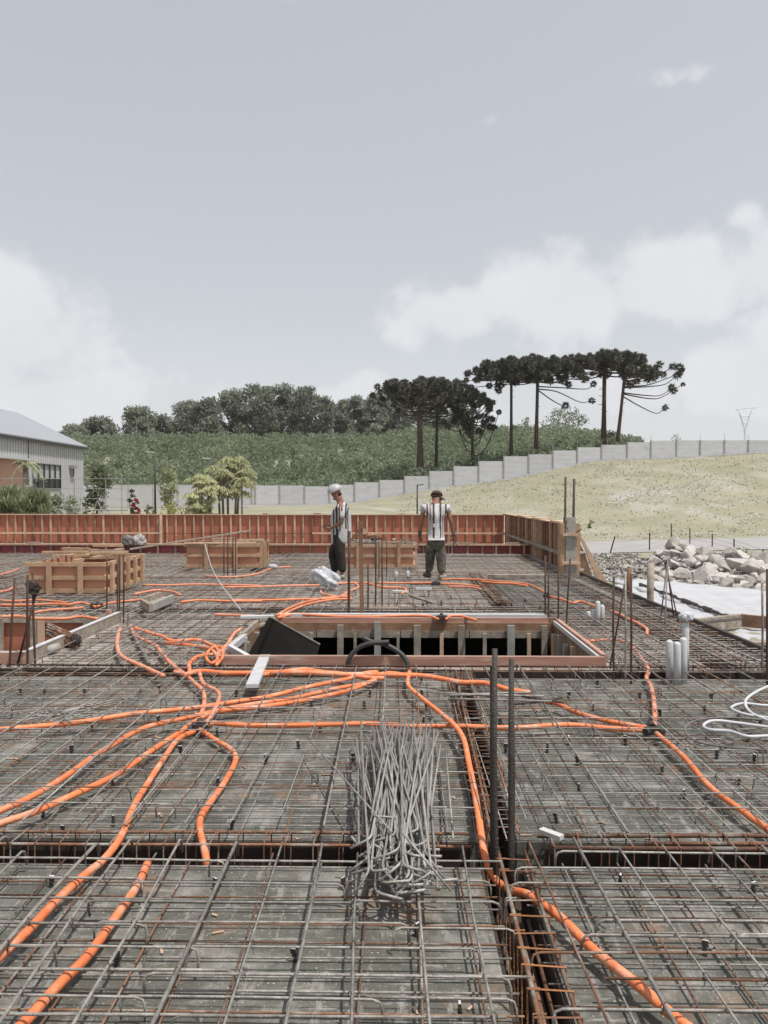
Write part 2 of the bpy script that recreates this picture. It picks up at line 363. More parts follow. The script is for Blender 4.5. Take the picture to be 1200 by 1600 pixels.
# grass speckle on the field
n = 38000
gx = rng.uniform(-20, 75, n); gy = 29 + (88 - 29) * rng.uniform(0, 1, n) ** .7
pk = np.sin(gx * .9 + 2 * np.sin(gy * .5)) * np.sin(gy * .7 + 1.5 * np.sin(gx * .4)) + rng.uniform(-1, 1, n); k = pk > -.1; gx, gy = gx[k], gy[k]
k = (gx > -gy * .25) & (gx < gy * .6 + 3) & (gx > 4.5 * (gy < 60)); gx, gy = gx[k], gy[k]
k = ~((gy > 37) & (gy < 60) & (gx > 4) & (gy > 37 + (gx - 9) * .31) & (gy < 48 + (gx - 9) * .4)); gx, gy = gx[k], gy[k]
C = np.stack([gx, gy, terr(gx, gy) + .05], 1)
V, F = leaves(C, .13, up=.5, aspect=.6, jit=.7)
tag(npmesh('grass_tufts', V, F, lf_grass), 'dry yellowish grass tufts scattered over the sloping field', 'grass', kind='stuff')

# pale stones of the worn track across the slope
def on_ground(a, b):
    for Yt in np.arange(50, 90, .25):
        p = atY(a, b, Yt)
        if p.z <= tz(p.x, Yt): return (p.x, Yt, tz(p.x, Yt))
    return None
TK = []
for (a, b, sp_, n_) in [(965, 785, 3, 50), (985, 780, 5, 120), (1010, 774, 6, 190), (1040, 768, 6, 190), (1070, 763, 5, 120), (1105, 757, 5, 80), (1150, 748, 5, 60), (1130, 776, 9, 60), (1180, 812, 8, 60), (1110, 800, 30, 70), (900, 790, 40, 70)]:
    g0 = on_ground(a, b)
    if g0:
        for _ in range(n_):
            x = g0[0] + random.gauss(0, .075 * 14 if sp_ < 8 else sp_ * .15); y = g0[1] + random.gauss(0, sp_ * .28) + (x - g0[0]) * .5; TK.append((x, y, tz(x, y) + .03))
V, F = leaves(np.array(TK), .17, up=.0, aspect=.8, jit=.6); V[:, 2] = V[:, 2] * .35 + terr(V[:, 0], V[:, 1]) * .65 + .03
tag(npmesh('track_stones', V, F, concw), 'pale stones and bare patches along the worn track on the slope', 'stones', kind='stuff')
# precast wall, stepped, one thing
wt = thing('precast_wall', (0, WALLY, 0), 'long pale concrete panel wall climbing in steps behind the dry field', 'wall')
TOPS = [(-60, 758.5), (437, 758.5), (476, 760), (515, 757.5), (554, 753.6), (593, 750), (632, 744), (671, 736), (709, 728.7), (748, 720.6), (787, 713), (826, 710), (864, 704), (902, 699), (940, 695), (980, 691), (1017, 688.6)]
edges = [x for x in np.arange(124, 400, 38.5)] + [399, 437, 476, 515, 554, 593, 632, 671, 709, 748, 787, 826, 864, 902, 940, 980, 1017, 1057, 1094, 1132, 1169, 1206, 1244, 1281, 1318, 1356]
for i, (p0, p1) in enumerate(zip(edges[:-1], edges[1:])):
    ty = [t for e, t in TOPS if e <= p0 + 2][-1]
    if p0 >= 1050: ty = 688
    A = atY(p0, ty, WALLY); B = atY(p1, ty, WALLY); zt = A.z
    mb = MB(); zb = min(tz(A.x, WALLY), tz(B.x, WALLY)) - .4; nn = 5; h = (zt - zb) / nn
    for q in range(nn): mb.box(A.x + .06, B.x - .06, WALLY - .02 - .004 * (q % 2), WALLY + .05, zb + q * h + .012, zb + (q + 1) * h)
    mb.box(A.x + .06, B.x - .06, WALLY, WALLY + .04, zb, zt - .02)
    mb.build('wall_panel', concw, wt)
    MB().box(A.x - .07, A.x + .07, WALLY - .09, WALLY + .07, zb, zt + .04).build('post', conc, wt)
    MB().tube([(A.x, WALLY, zt), (A.x, WALLY, zt + .7)], .02, 4).build('wire_post', gmetal, wt)
kb = MB()
for i in range(60):
    x0 = -20 + i * 1.25; x1 = x0 + 1.25
    kb.beam((x0, WALLY - .5, tz(x0, WALLY - .5) + .05), (x1, WALLY - .5, tz(x1, WALLY - .5) + .05), .3, .14)
kb.build('kerb', concw, wt)

# plantation on the hill
n = 4500
py_ = WALLY + 1.5 + 62 * rng.uniform(0, 1, n); rr = rng.uniform(-.47, .315, n); px_ = rr * py_
cs = []; 
m_ = 48
ang = rng.uniform(0, 2 * np.pi, (n, m_)); u_ = rng.uniform(0, 1, (n, m_)); hh = .2 + 1.9 * u_; rad = .75 * np.sqrt(rng.uniform(.2, 1, (n, m_))) * np.sqrt(np.clip(1.05 - u_ ** 2, 0, 1)); sc_ = rng.uniform(.6, 1.35, (n, 1))
C = np.stack([px_[:, None] + np.cos(ang) * rad * sc_, py_[:, None] + np.sin(ang) * rad * sc_, terr(px_, py_)[:, None] + hh * sc_], -1).reshape(-1, 3)
V, F = leaves(C, .42, up=.5, aspect=.55, jit=.5)
tag(npmesh('plantation_shrubs', V, F, lf_plant), 'dense rows of waist-high green shrubs covering the hillside behind the wall', 'plantation', kind='stuff')

# ---- broadleaf trees
def crown_mesh(clumps, per, size, leafm, parent, name='crown', up=.3, hol=.55, **k):
    Cs = []; Os = []
    for (c, r) in clumps:
        m = max(26, int(per * (r[0] * r[1] * r[2]) ** (2 / 3)))
        d = rng.normal(size=(m, 3)); d /= np.linalg.norm(d, axis=1)[:, None]
        q = (hol + (1 - hol) * rng.uniform(0, 1, m))[:, None]
        Cs.append(np.array(c) + d * q * np.array(r)); Os.append(d)
    V, F = leaves(np.concatenate(Cs), size, up=up, outward=np.concatenate(Os), ow=.35, **k)
    return npmesh(name, V, F, leafm, parent)
def broad_tree(x, y, h, wd, label, hol=.55, leafm=lf_far, nclump=26, per=60, size=.5, trunkh=.35, group='trees along the hill crest', name='broadleaf_tree', z0=None, barkm=barkp, low=.15, cr=.24):
    z = tz(x, y) if z0 is None else z0
    t = thing(name, (x, y, z), label, 'tree', group)
    tr = MB(); top = (x, y, z + h * .75)
    tr.tube([(x, y, z - .3), (x + .02 * h, y, z + h * .3), top], .028 * h, 7, r2=.01 * h)
    cl = []
    for i in range(nclump):
        u = random.random(); a = random.uniform(0, 6.283); zz = low + (1 - low) * (i + .5) / nclump
        env = math.sqrt(max(0.05, 1 - ((zz - .55) / .52) ** 2)); q = math.sqrt(u) * .8
        rr_ = wd * cr * random.uniform(.8, 1.3)
        c = (x + math.cos(a) * q * wd * env * .78, y + math.sin(a) * q * wd * env * .6, z + h * zz - rr_ * .4)
        cl.append((c, (rr_, rr_, rr_ * .8)))
        if i % 3 == 0: tr.tube([(x, y, z + h * .3 * random.uniform(.8, 1.5)), c], .009 * h, 5, r2=.003 * h)
    tr.build('trunk', barkm, t, True)
    crown_mesh(cl, per, size, leafm, t, hol=hol)
    return t
ROW = [(116, 668, 30, 155, 'low dark bushy tree beside the warehouse roof'), (152, 656, 34, 160, 'rounded pale-leaved tree to the right of the warehouse roof'),
       (214, 640, 34, 165, 'lone round tree left of the tall grove'), (254, 652, 22, 172, 'thin feathery tree in the gap left of the grove'),
       (292, 630, 30, 168, 'tree at the left end of the tall grove'), (326, 626, 32, 165, 'second tree from the left end of the tall grove'),
       (362, 614, 34, 170, 'third grove tree, where the grove starts to rise'), (400, 605, 36, 168, 'tallest grove tree, left of its centre'),
       (438, 606, 34, 172, 'grove tree directly above the left end of the concrete wall'), (474, 607, 34, 168, 'grove tree at the right shoulder of the tall part'),
       (504, 622, 24, 165, 'narrow tree closing the right end of the tall grove'), (530, 628, 26, 178, 'hazy tree just right of the tall grove'),
       (560, 622, 28, 174, 'pale tree between the grove and the umbrella pines'), (592, 618, 32, 172, 'broad tree left of the first umbrella pine'),
       (630, 632, 30, 170, 'tree seen behind the first umbrella pine trunk'), (672, 640, 30, 168, 'tree seen behind the second umbrella pine trunk'),
       (716, 645, 28, 165, 'last tree of the row, behind the third umbrella pine')]
for (px, ty, hw, Y, lb) in ROW:
    A = atY(px, ty, Y); z = tz(A.x, Y); h = A.z - z + .5
    wd = hw / 1200 * Y * 1.3
    broad_tree(A.x, Y, h, wd, lb, nclump=70, per=60, size=.62, low=.03, cr=.25, hol=.25)
for (px, ty, hw, Y, lb) in [(884, 640, 46, 150, 'open-crowned tree between the umbrella pines on the right'), (1058, 679, 14, 250, 'tiny distant tree peeking over the wall on the right')]:
    A = atY(px, ty, Y); z = tz(A.x, Y); h = A.z - z + .3
    broad_tree(A.x, Y, h, hw / 1200 * Y * 1.1, lb, nclump=34 if hw > 20 else 12, per=30, size=.5, low=.35, cr=.17 if hw > 20 else .3)
A = atY(824, 652, 160)
broad_tree(A.x, 160, A.z - tz(A.x, 160), 1.8, 'small sparse tree beside the fifth umbrella pine trunk', nclump=9, per=30, size=.45, low=.5, cr=.25)
A = atY(955, 672, 97)
broad_tree(A.x, 97, A.z - tz(A.x, 97), 1.3, 'dark bush between the two rightmost umbrella pine trunks', leafm=lf_dark, nclump=12, per=60, size=.3, low=.1, cr=.35, name='bush')

# ---- araucarias
def tuft(Vs, Fs, c, r, m=120):
    d = rng.normal(size=(m, 3)); d[:, 2] += .25; d /= np.linalg.norm(d, axis=1)[:, None]
    e = np.cross(d, rng.normal(size=(m, 3))); e /= np.linalg.norm(e, axis=1)[:, None]
    L_ = r * rng.uniform(.75, 1.1, m)[:, None]; c = np.array(c)
    a = c + d * L_ * .35 - e * .06; b = c + d * L_ * .35 + e * .06; g = c + d * L_ + e * .02; h = c + d * L_ - e * .02
    h[:, 2] -= .03
    o = sum(len(v) for v in Vs); Vs.append(np.stack([a, b, g, h], 1).reshape(-1, 3)); Fs.append(np.arange(4 * m).reshape(m, 4) + o)
def branch_pts(p0, az_, Ln, rise, sag):
    out = []
    for i in range(7):
        t = i / 6
        out.append((p0[0] + math.cos(az_) * Ln * t, p0[1] + math.sin(az_) * Ln * t, p0[2] - sag * math.sin(t * math.pi * .75) + rise * t ** 2.2))
    return out
def araucaria(bx, by, tx, ty, Y, rad, trad, label, nb=30, lo=.70, explicit=None, side=None, flat=1.0, extra=()):
    A = atY(bx, by, Y); T = atY(tx, ty, Y); z0 = tz(A.x, Y); H = T.z - z0
    t = thing('araucaria_tree', (A.x, Y, z0), label, 'tree', 'umbrella pines in front of the plantation')
    lean = Vector((T.x - A.x, 0, 0))
    def trunk(s): return Vector((A.x, Y, z0)) + lean * s + Vector((0, 0, H * s))
    tb = MB(); pts = [trunk(s) for s in np.linspace(-.02, .95, 26)]
    tb.tube(pts, trad, 9, rf=lambda i: trad * (1.12 - .5 * i / 25) * (1 + .09 * math.sin(i * 12.9)))
    for i in range(9):
        s = random.uniform(.35, lo); p = trunk(s); a = random.uniform(0, 6.28)
        tb.tube([p, p + Vector((math.cos(a), math.sin(a), .1)) * trad * 2.2], .05, 5, r2=.02)
    tb.build('trunk', bark, t, True)
    br = MB(); Vs = []; Fs = []
    for i in range(nb):
        s = lo + (1 - lo) * (i / nb) ** .8; s = min(s, .97)
        az_ = i * 2.39996 + random.uniform(-.2, .2)
        if side is not None and math.cos(az_) * side < -.15: continue
        p = trunk(s * .98); Ln = rad * random.uniform(.70, 1.05) * (1.0 - .38 * max(0, (s - lo) / (1 - lo)) ** 1.4) 
        endz = z0 + H * (.985 - .075 * (Ln / rad) ** 2 * flat) - random.uniform(0, .045) * H
        if i < nb * .2: endz -= random.uniform(.0, .12) * H
        bp = branch_pts(p, az_, Ln, endz - p.z + .0, .35)
        br.tube(bp, .09, 5, r2=.035)
        for q in range(random.choice((2, 3, 3, 4))):
            bt = random.uniform(.62, 1.0) if q else 1.0
            b0 = Vector(bp[int(bt * 6)]); off = Vector((random.uniform(-.8, .8), random.uniform(-.8, .8), random.uniform(.1, .55))) if q else Vector((0, 0, 0))
            c = b0 + off; br.tube([Vector(bp[max(0, int(bt * 6) - 1)]), c], .04, 4, r2=.02)
            tuft(Vs, Fs, c, random.uniform(.42, .6))
    for q in range(3): 
        c = trunk(1) + Vector((random.uniform(-.6, .6), random.uniform(-.5, .5), random.uniform(-.45, -.15)))
        br.tube([trunk(.93), c], .05, 4); tuft(Vs, Fs, c, .6)
    for path in extra:
        P = smooth_pts([atY(a, b, Y + random.uniform(-.3, .3)) for a, b in path[0]], 4)
        br.tube(P, .085, 5, r2=.035)
        for (a, b, r_) in path[1]: tuft(Vs, Fs, atY(a, b, Y), r_, 110)
    br.build('branches', bark, t, True)
    npmesh('foliage', np.concatenate(Vs), np.concatenate(Fs), lf_pine, t)
araucaria(657, 711, 655, 590, 94, 6.0, .42, 'leftmost umbrella pine, with the thickest trunk', nb=62, lo=.64)
araucaria(681, 700, 684, 590, 99, 5.2, .22, 'second umbrella pine from the left, crown merging with its left neighbour', nb=48, lo=.58)
araucaria(739, 695, 737, 607, 96, 3.2, .20, 'third umbrella pine, small, with ragged low branches', nb=30, lo=.28, flat=2.2,
          extra=[([(739, 665), (715, 674), (700, 668)], [(700, 667, .55), (694, 660, .5)]), ([(739, 663), (758, 666), (770, 657)], [(770, 655, .5)])])
araucaria(799, 700, 799, 560, 96, 6.0, .23, 'fourth umbrella pine, a tall thin trunk left of the taller pair', nb=54, lo=.82)
araucaria(837, 692, 841, 558, 94, 6.2, .27, 'fifth umbrella pine, with long bare branches hanging to the right', nb=56, lo=.80,
          extra=[([(841, 608), (870, 612), (905, 628), (922, 627)], [(925, 626, .5)]), ([(841, 610), (862, 625), (880, 634), (884, 628)], [(884, 634, .6)]), ([(841, 604), (880, 606), (915, 608), (925, 603)], [(927, 600, .5)])])
araucaria(943, 693, 945, 550, 95, 6.2, .33, 'sixth and tallest umbrella pine, with a straight brown trunk', nb=62, lo=.80, flat=.7)
araucaria(962, 694, 978, 570, 93, 4.6, .24, 'rightmost umbrella pine, leaning, all its branches reaching right', nb=20, lo=.86, side=1, flat=.8,
          extra=[([(976, 596), (1010, 590), (1035, 582), (1052, 574)], [(1052, 573, .62), (1062, 574, .6), (1066, 578, .4)]),
                 ([(975, 604), (1010, 602), (1040, 592), (1060, 584)], [(1058, 587, .6), (1062, 584, .45)]),
                 ([(975, 606), (1015, 604), (1040, 600), (1055, 588)], []),
                 ([(975, 614), (1010, 618), (1030, 618), (1046, 610)], [(1050, 606, .6), (1053, 611, .5)]),
                 ([(975, 616), (1015, 623), (1035, 620), (1064, 602)], [(1067, 601, .35)]),
                 ([(974, 620), (1000, 635), (1025, 646), (1036, 640)], [(1039, 637, .5)]),
                 ([(976, 592), (1000, 588), (1020, 578), (1030, 572)], [(1030, 570, .6), (1024, 576, .6)])])

# ---- pylon
Yp = 620.0; pt = thing('transmission_tower', (atY(1163, 690, Yp).x, Yp, tz(atY(1163, 690, Yp).x, Yp)), 'faint lattice power pylon on the skyline at the far right', 'pylon')
def pp(a, b): return atY(a, b, Yp)
m_ = MB()
for a, b in [((1163, 700), (1163, 672)), ((1166, 700), (1164, 672)), ((1163, 672), (1154, 642)), ((1163, 672), (1175, 640)), ((1165, 672), (1158, 650)), ((1165, 672), (1171, 650)), ((1158, 650), (1171, 650)), ((1158, 672), (1170, 672)), ((1158, 660), (1169, 662)), ((1154, 642), (1160, 655)), ((1175, 640), (1168, 655))]:
    m_.tube([pp(*a), pp(*b)], .32, 4)
m_.build('lattice_frame', pylm, pt)
m_ = MB(); m_.tube([pp(1148, 640), pp(1182, 636)], .3, 4); m_.tube([pp(1150, 641), pp(1163, 637), pp(1180, 638)], .2, 4)
m_.build('cross_arm', pylm, pt)

# ------------------------------------------------------------------ warehouse
bw = thing('warehouse', (-27.5, 38, 0), 'long pale metal-clad warehouse with a low pitched roof at the left edge', 'building')
mb = MB(); mb.box(-32.4, -22.72, 18, 55, .1, 5.13)
mb.add([(-32.4, 55, 5.13), (-22.72, 55, 5.13), (-27.5, 55, 7.45), (-32.4, 18, 5.13), (-22.72, 18, 5.13), (-27.5, 18, 7.45)], [(0, 1, 2), (3, 5, 4)])
mb.build('wall', terra, bw)
mb = MB()
y = 46.8
while y < 55.0: mb.box(-22.71, -22.66 + (.035 if int(y / .16) % 2 else 0), y, y + .155, .1 if not (47.3 < y < 51.4) else 3.72, 5.1); y += .16
y = 30.
while y < 46.8: mb.box(-22.71, -22.66 + (.035 if int(y / .16) % 2 else 0), y, y + .155, 3.9, 5.1); y += .16
y = 47.36
mb.box(-22.71, -22.66, 47.36, 51.4, .1, 2.15)
mb.build('cladding', wmetal, bw)
mb = MB(); mb.add([(-22.4, 17.5, 5.12), (-22.4, 55.4, 5.12), (-27.5, 55.4, 7.58), (-27.5, 17.5, 7.58), (-22.4, 17.5, 5.24), (-22.4, 55.4, 5.24), (-27.5, 55.4, 7.70), (-27.5, 17.5, 7.70), (-32.6, 55.4, 5.24), (-32.6, 17.5, 5.24), (-32.6, 55.4, 5.12), (-32.6, 17.5, 5.12)],
                  [(0, 1, 2, 3), (4, 7, 6, 5), (0, 4, 5, 1), (6, 7, 9, 8), (2, 10, 11, 3), (1, 5, 6, 2), (2, 6, 8, 10), (8, 9, 11, 10), (0, 3, 7, 4), (3, 11, 9, 7)])
mb.build('roof', wroof, bw)
MB().box(-22.42, -22.36, 17.5, 55.4, 5.0, 5.16).build('gutter', dkmetal, bw)
wf = MB()
for i in range(6): wf.box(-22.66, -22.58, 47.36 + i * .79, 47.42 + i * .79, 2.15, 3.72)
wf.box(-22.67, -22.575, 47.36, 51.4, 3.66, 3.72); wf.box(-22.67, -22.575, 47.36, 51.4, 2.12, 2.18)
wfo = wf.build('window', dkmetal, bw)
MB().box(-22.72, -22.69, 47.36, 51.4, 2.8, 3.72).build('pane', glassm, wfo)
MB().box(-22.72, -22.685, 47.36, 51.4, 2.15, 2.795).build('lower_pane', dkmetal, wfo)
lb_ = atY(106, 725, 53.1)
m_ = MB(); m_.box(-22.62, -22.3, 52.7, 53.3, 3.55, 3.78); m_.box(-22.6, -22.45, 52.8, 52.88, 3.1, 3.55); m_.box(-22.6, -22.45, 53.1, 53.18, 3.0, 3.55)
m_.build('wall_lamp', gmetal, bw)
MB().box(-22.66, -22.0, 25, 46.7, 3.78, 3.9).build('canopy', wmetal, bw)

# ------------------------------------------------------------------ garden
def shrub(name, px, topy, hw, Y, label, leafm, cat='shrub', group=None, n=20, per=70, size=.16, hgt=None, low=.0, trunk=True, base=None, up=.3, cr=.34, aspect=.5):
    A = atY(px, topy, Y); z = tz(A.x, Y) if base is None else base; h = A.z - z; wd = hw / 1200 * Y
    t = thing(name, (A.x, Y, z), label, cat, group)
    cl = []
    for i in range(n):
        a = random.uniform(0, 6.283); zz = low + (1 - low) * (i + .5) / n; q = math.sqrt(random.random())
        env = math.sqrt(max(.12, 1 - ((zz - (low + 1) / 2) / ((1 - low) / 2 + .05)) ** 2))
        r_ = wd * cr * random.uniform(.8, 1.2)
        cl.append(((A.x + math.cos(a) * q * wd * env * .8, Y + math.sin(a) * q * wd * env * .7, z + h * zz - r_ * .3), (r_, r_, r_ * .8)))
    crown_mesh(cl, per, size, leafm, t, 'foliage', up=up, aspect=aspect)
    if trunk:
        tb = MB(); tb.tube([(A.x, Y, z - .2), (A.x, Y, z + h * max(low + .2, .5))], .05 + .012 * h, 6, r2=.03)
        for i in range(5):
            c = cl[int(random.random() * n)][0]; tb.tube([(A.x, Y, z + h * max(low, .2)), c], .03, 4, r2=.01)
        tb.build('trunk', bark, t, True)
    return t
for i, (px, ty, hw, lb) in enumerate([(18, 764, 26, 'dark grassy hedge clump at the far left behind the formwork'), (58, 766, 24, 'dark grassy hedge clump below the leaning palm')]):
    t = shrub('grassy_shrub', px, ty, hw, 30, lb, lf_hedge, n=40, per=700, size=.34, cr=.5, trunk=False, up=2.5, aspect=.16, group='hedge behind the formwork')
shrub('leafy_shrub', 88, 772, 16, 31, 'light green leafy shrub in the middle of the hedge', lf_pale, n=34, cr=.5, per=600, size=.13, trunk=False, group='hedge behind the formwork')
shrub('leafy_shrub', 30, 762, 40, 33, 'pale leafy shrub rising behind the dark grassy clumps', lf_pale, n=34, cr=.5, per=480, size=.13, trunk=False, group='hedge behind the formwork')
shrub('leafy_shrub', 112, 776, 15, 32, 'silvery shrub at the right end of the hedge', lf_pale, n=34, cr=.5, per=600, size=.12, trunk=False, group='hedge behind the formwork')
shrub('leafy_shrub', 134, 784, 10, 36, 'small dark green bush under the round garden tree', lf_dark, n=10, per=600, size=.12, trunk=False)
shrub('garden_tree', 151, 724, 22, 42, 'dark round garden tree with pale new leaves beside the warehouse', lf_dark, 'tree', n=40, per=260, size=.2, low=.25, cr=.42)
shrub('garden_tree', 263, 733, 15, 48, 'round topiary tree on a short stem left of the yellow palms', lf_light, 'tree', n=40, per=300, size=.2, low=.26, cr=.45)
shrub('red_shrub', 212, 778, 9, 30, 'red-leaved shrub just above the formwork', lf_red, n=12, per=640, size=.12, trunk=False)
shrub('dark_shrub', 205, 763, 10, 31, 'dark spindly shrub behind the red one', lf_dark, n=9, per=360, size=.14)
shrub('flower_bed', 272, 789, 28, 44, 'low bed of yellow-green flowers left of the yellow palms', lf_yel, 'flower bed', n=20, per=240, size=.13, trunk=False, cr=.2)
shrub('dark_shrub', 235, 790, 12, 40, 'low dark shrub at the foot of the lamp post', lf_dark, n=10, per=360, size=.14, trunk=False)
shrub('dark_shrub', 300, 792, 14, 42, 'low blue-green shrub left of the bushy yellow palm', lf_dark, n=10, per=360, size=.14, trunk=False)
def palm(px, topy, Y, label, nf, fl, leafm, trunks=1, tr=.12, droop=1.0, crownh=.85, spread=.0, group='garden palms', dens=34, lw=.05, pall=None):
    A = atY(px, topy, Y); z = tz(A.x, Y); h = (A.z - z) * crownh
    t = thing('palm_tree', (A.x, Y, z), label, 'palm', group)
    Vs = []; o = 0
    for k in range(trunks):
        a = k * 2.4; p0 = Vector((A.x + math.cos(a) * spread * .4 * (k > 0), Y + math.sin(a) * spread * .4, z - .1)); hk = h * (1 if k == 0 else random.uniform(.55, .9))
        p1 = p0 + Vector((math.cos(a) * spread * (k > 0), math.sin(a) * spread * .6, hk))
        MB().tube([p0, p0.lerp(p1, .5), p1], tr, 7, r2=tr * .7).build('trunk', barkp, t, True)
        for i in range(nf):
            az_ = i * 2.4 + k; e = random.uniform(.15, 1.2); Ln = fl * random.uniform(.75, 1.1)
            P = []
            for j in range(dens):
                s = j / dens; P.append((p1.x + math.cos(az_) * math.cos(e * .8) * Ln * s, p1.y + math.sin(az_) * math.cos(e * .8) * Ln * s, p1.z + Ln * (math.sin(e) * s * .9 - droop * s * s * (.75 + .4 * math.cos(e)))))
            for j, p in enumerate(P):
                s = j / dens; ll = fl * .26 * (1 - .5 * s) 
                for sd in (-1, 1):
                    dx, dy = -math.sin(az_) * sd, math.cos(az_) * sd
                    q = (p[0] + dx * ll * .6 + math.cos(az_) * ll * .3, p[1] + dy * ll * .6, p[2] - ll * random.uniform(.3, .9) * droop)
                    Vs += [p, (p[0] + math.cos(az_) * lw, p[1] + math.sin(az_) * lw, p[2]), (q[0] + .01, q[1], q[2]), (q[0] - .01, q[1], q[2] + .02)]
    F = np.arange(len(Vs)).reshape(-1, 4)
    npmesh('fronds', np.array(Vs), F, leafm, t)
    return t
palm(40, 714, 36, 'thin palm with a small drooping crown in front of the warehouse', 9, 1.0, lf_light, tr=.16, crownh=.93, dens=18)
def weeping(px, topy, hw, Y, label, stems, low, n=40, sd=3):
    A = atY(px, topy, Y); z = tz(A.x, Y); h = A.z - z; wd = hw / 1200 * Y; rs = random.Random(sd)
    t = thing('palm_tree', (A.x, Y, z), label, 'palm', 'garden palms')
    Cs = []; Os = []
    for i in range(n):
        a = rs.uniform(0, 6.283); zz = low + (1 - low) * (i + .5) / n; q = math.sqrt(rs.random()); env = math.sqrt(max(.1, 1 - ((zz - .62) / .5) ** 2))
        c = np.array([A.x + math.cos(a) * q * wd * env, Y + math.sin(a) * q * wd * env * .8, z + h * zz - .12]); m = 150
        d = rng.normal(size=(m, 3)); d[:, 2] = np.abs(d[:, 2]) * .7 + .1; d /= np.linalg.norm(d, axis=1)[:, None]; r_ = wd * .42 * rng.uniform(.3, 1, m)[:, None]
        p = c + d * r_ * np.array([1, 1, .6]); p[:, 2] -= (r_[:, 0] ** 2) * 1.1; Cs.append(p); o = d.copy(); o[:, 2] = -.9 * r_[:, 0] / (wd * .42); Os.append(o)
    V, F = leaves(np.concatenate(Cs), .26, up=-.2, aspect=.16, outward=np.concatenate(Os), ow=.7); npmesh('fronds', V, F, lf_palm, t)
    for k in range(stems):
        a = k * 2.4; b0 = Vector((A.x + math.cos(a) * wd * .35, Y + math.sin(a) * wd * .3, z - .1)); b1 = Vector((A.x + math.cos(a) * wd * .45, Y + math.sin(a) * wd * .4, z + h * .75))
        MB().tube([b0, b1], .07, 6, r2=.04).build('trunk', barkp, t, True)
weeping(317, 740, 25, 38, 'bushy yellow-green palm, the left one of the pair', 4, .12, 46, 3)
weeping(357, 712, 38, 42, 'tall yellow-green palm clump with grey stems and weeping fronds', 9, .42, 60, 4)
palm(378, 742, 40, 'slim small-crowned palm right of the tall clump', 12, .75, lf_palm, trunks=1, tr=.05, crownh=.95)
def lamp(px, topy, Y, label, side=-1, wide=.12):
    A = atY(px, topy, Y); z = tz(A.x, Y)
    t = thing('lamp_post', (A.x, Y, z), label, 'lamp post', 'garden lamp posts')
    MB().tube([(A.x, Y, z), (A.x, Y, A.z)], .07, 8, r2=.05).build('pole', dkmetal, t, True)
    m_ = MB(); m_.beam((A.x, Y, A.z), (A.x + side * .5, Y, A.z + .05), .2, .07); m_.build('lamp_head', lampm if side < 0 else dkmetal, t)
lamp(242, 707, 46, 'black lamp post standing alone in front of the picket fence')
lamp(329, 717, 47, 'black lamp post half hidden by the yellow palms')
lamp(652, 758, 60, 'thin black lamp post with an arm pointing right, between the two men', side=1)
pf = thing('picket_fence', (-20, 74, tz(-20, 74)), 'white metal picket fence behind the garden palms', 'fence')
m_ = MB()
x0 = atY(165, 760, 74).x; x1 = atY(388, 760, 74).x; zt = atY(300, 757, 74).z; zb = tz(-20, 74)
for i in range(90):
    x = x0 + (x1 - x0) * i / 89; MB().box(x - .03, x + .03, 73.98, 74.02, zb, zt).build('picket', lampm, pf)
m_.box(x0, x1, 74.03, 74.07, zt - .25, zt - .19); m_.box(x0, x1, 74.03, 74.07, zb + .25, zb + .31); m_.build('rail', lampm, pf)
wfn = thing('wire_fence', (-14, 34, tz(-14, 34)), 'thin wire fence with slim posts crossing in front of the warehouse', 'fence')
for px in (-30, 19, 68, 116, 165, 190):
    A = atY(px, 748, 34.5); MB().tube([(A.x, 34.5, .2), (A.x, 34.5, A.z)], .02, 5).build('post', gmetal, wfn)
m_ = MB(); B = atY(195, 748, 34.5)
for dz in (0, -.45, -.9): m_.tube([(-22, 34.5, A.z + dz), (B.x, 34.5, A.z + dz)], .012, 4)
m_.build('wire', gmetal, wfn)
sw = thing('swing_frame', (atY(160, 800, 33).x, 33, .3), 'pale metal A-frame poking above the formwork by the hedge', 'swing frame')
for (a, b) in [((152, 782), (144, 806)), ((152, 782), (163, 806)), ((163, 788), (154, 806)), ((163, 788), (174, 806))]:
    MB().tube([atY(*a, 33), atY(*b, 33)], .025, 5).build('leg', gmetal, sw)
MB().tube([atY(132, 797, 33), atY(200, 797, 33)], .03, 5).build('crossbar', gmetal, sw)

# ---- field fence by the road
ff = thing('post_and_wire_fence', (18, 38, -1.2), 'sagging wire fence with thin crooked posts along the pale road', 'fence')
prev = None; pts = []
for (px, t_, b_) in [(957, 838, 863), (1015, 832, 858), (1049, 818, 850), (1078, 826, 848), (1113, 834, 852), (1147, 842, 862), (1192, 858, 874), (1230, 862, 880)]:
    B = at(px - (4 if px == 957 else 0), b_ + 3, -1.22); T = atY(px + (4 if px == 957 else 0), t_, B.y)
    MB().tube([B, T], .035, 5).build('post', rustd, ff); pts.append((B, T))
for q in (.35, .65, .92):
    MB().tube([b.lerp(t, q) for b, t in pts], .009, 4).build('wire', gmetal, ff)
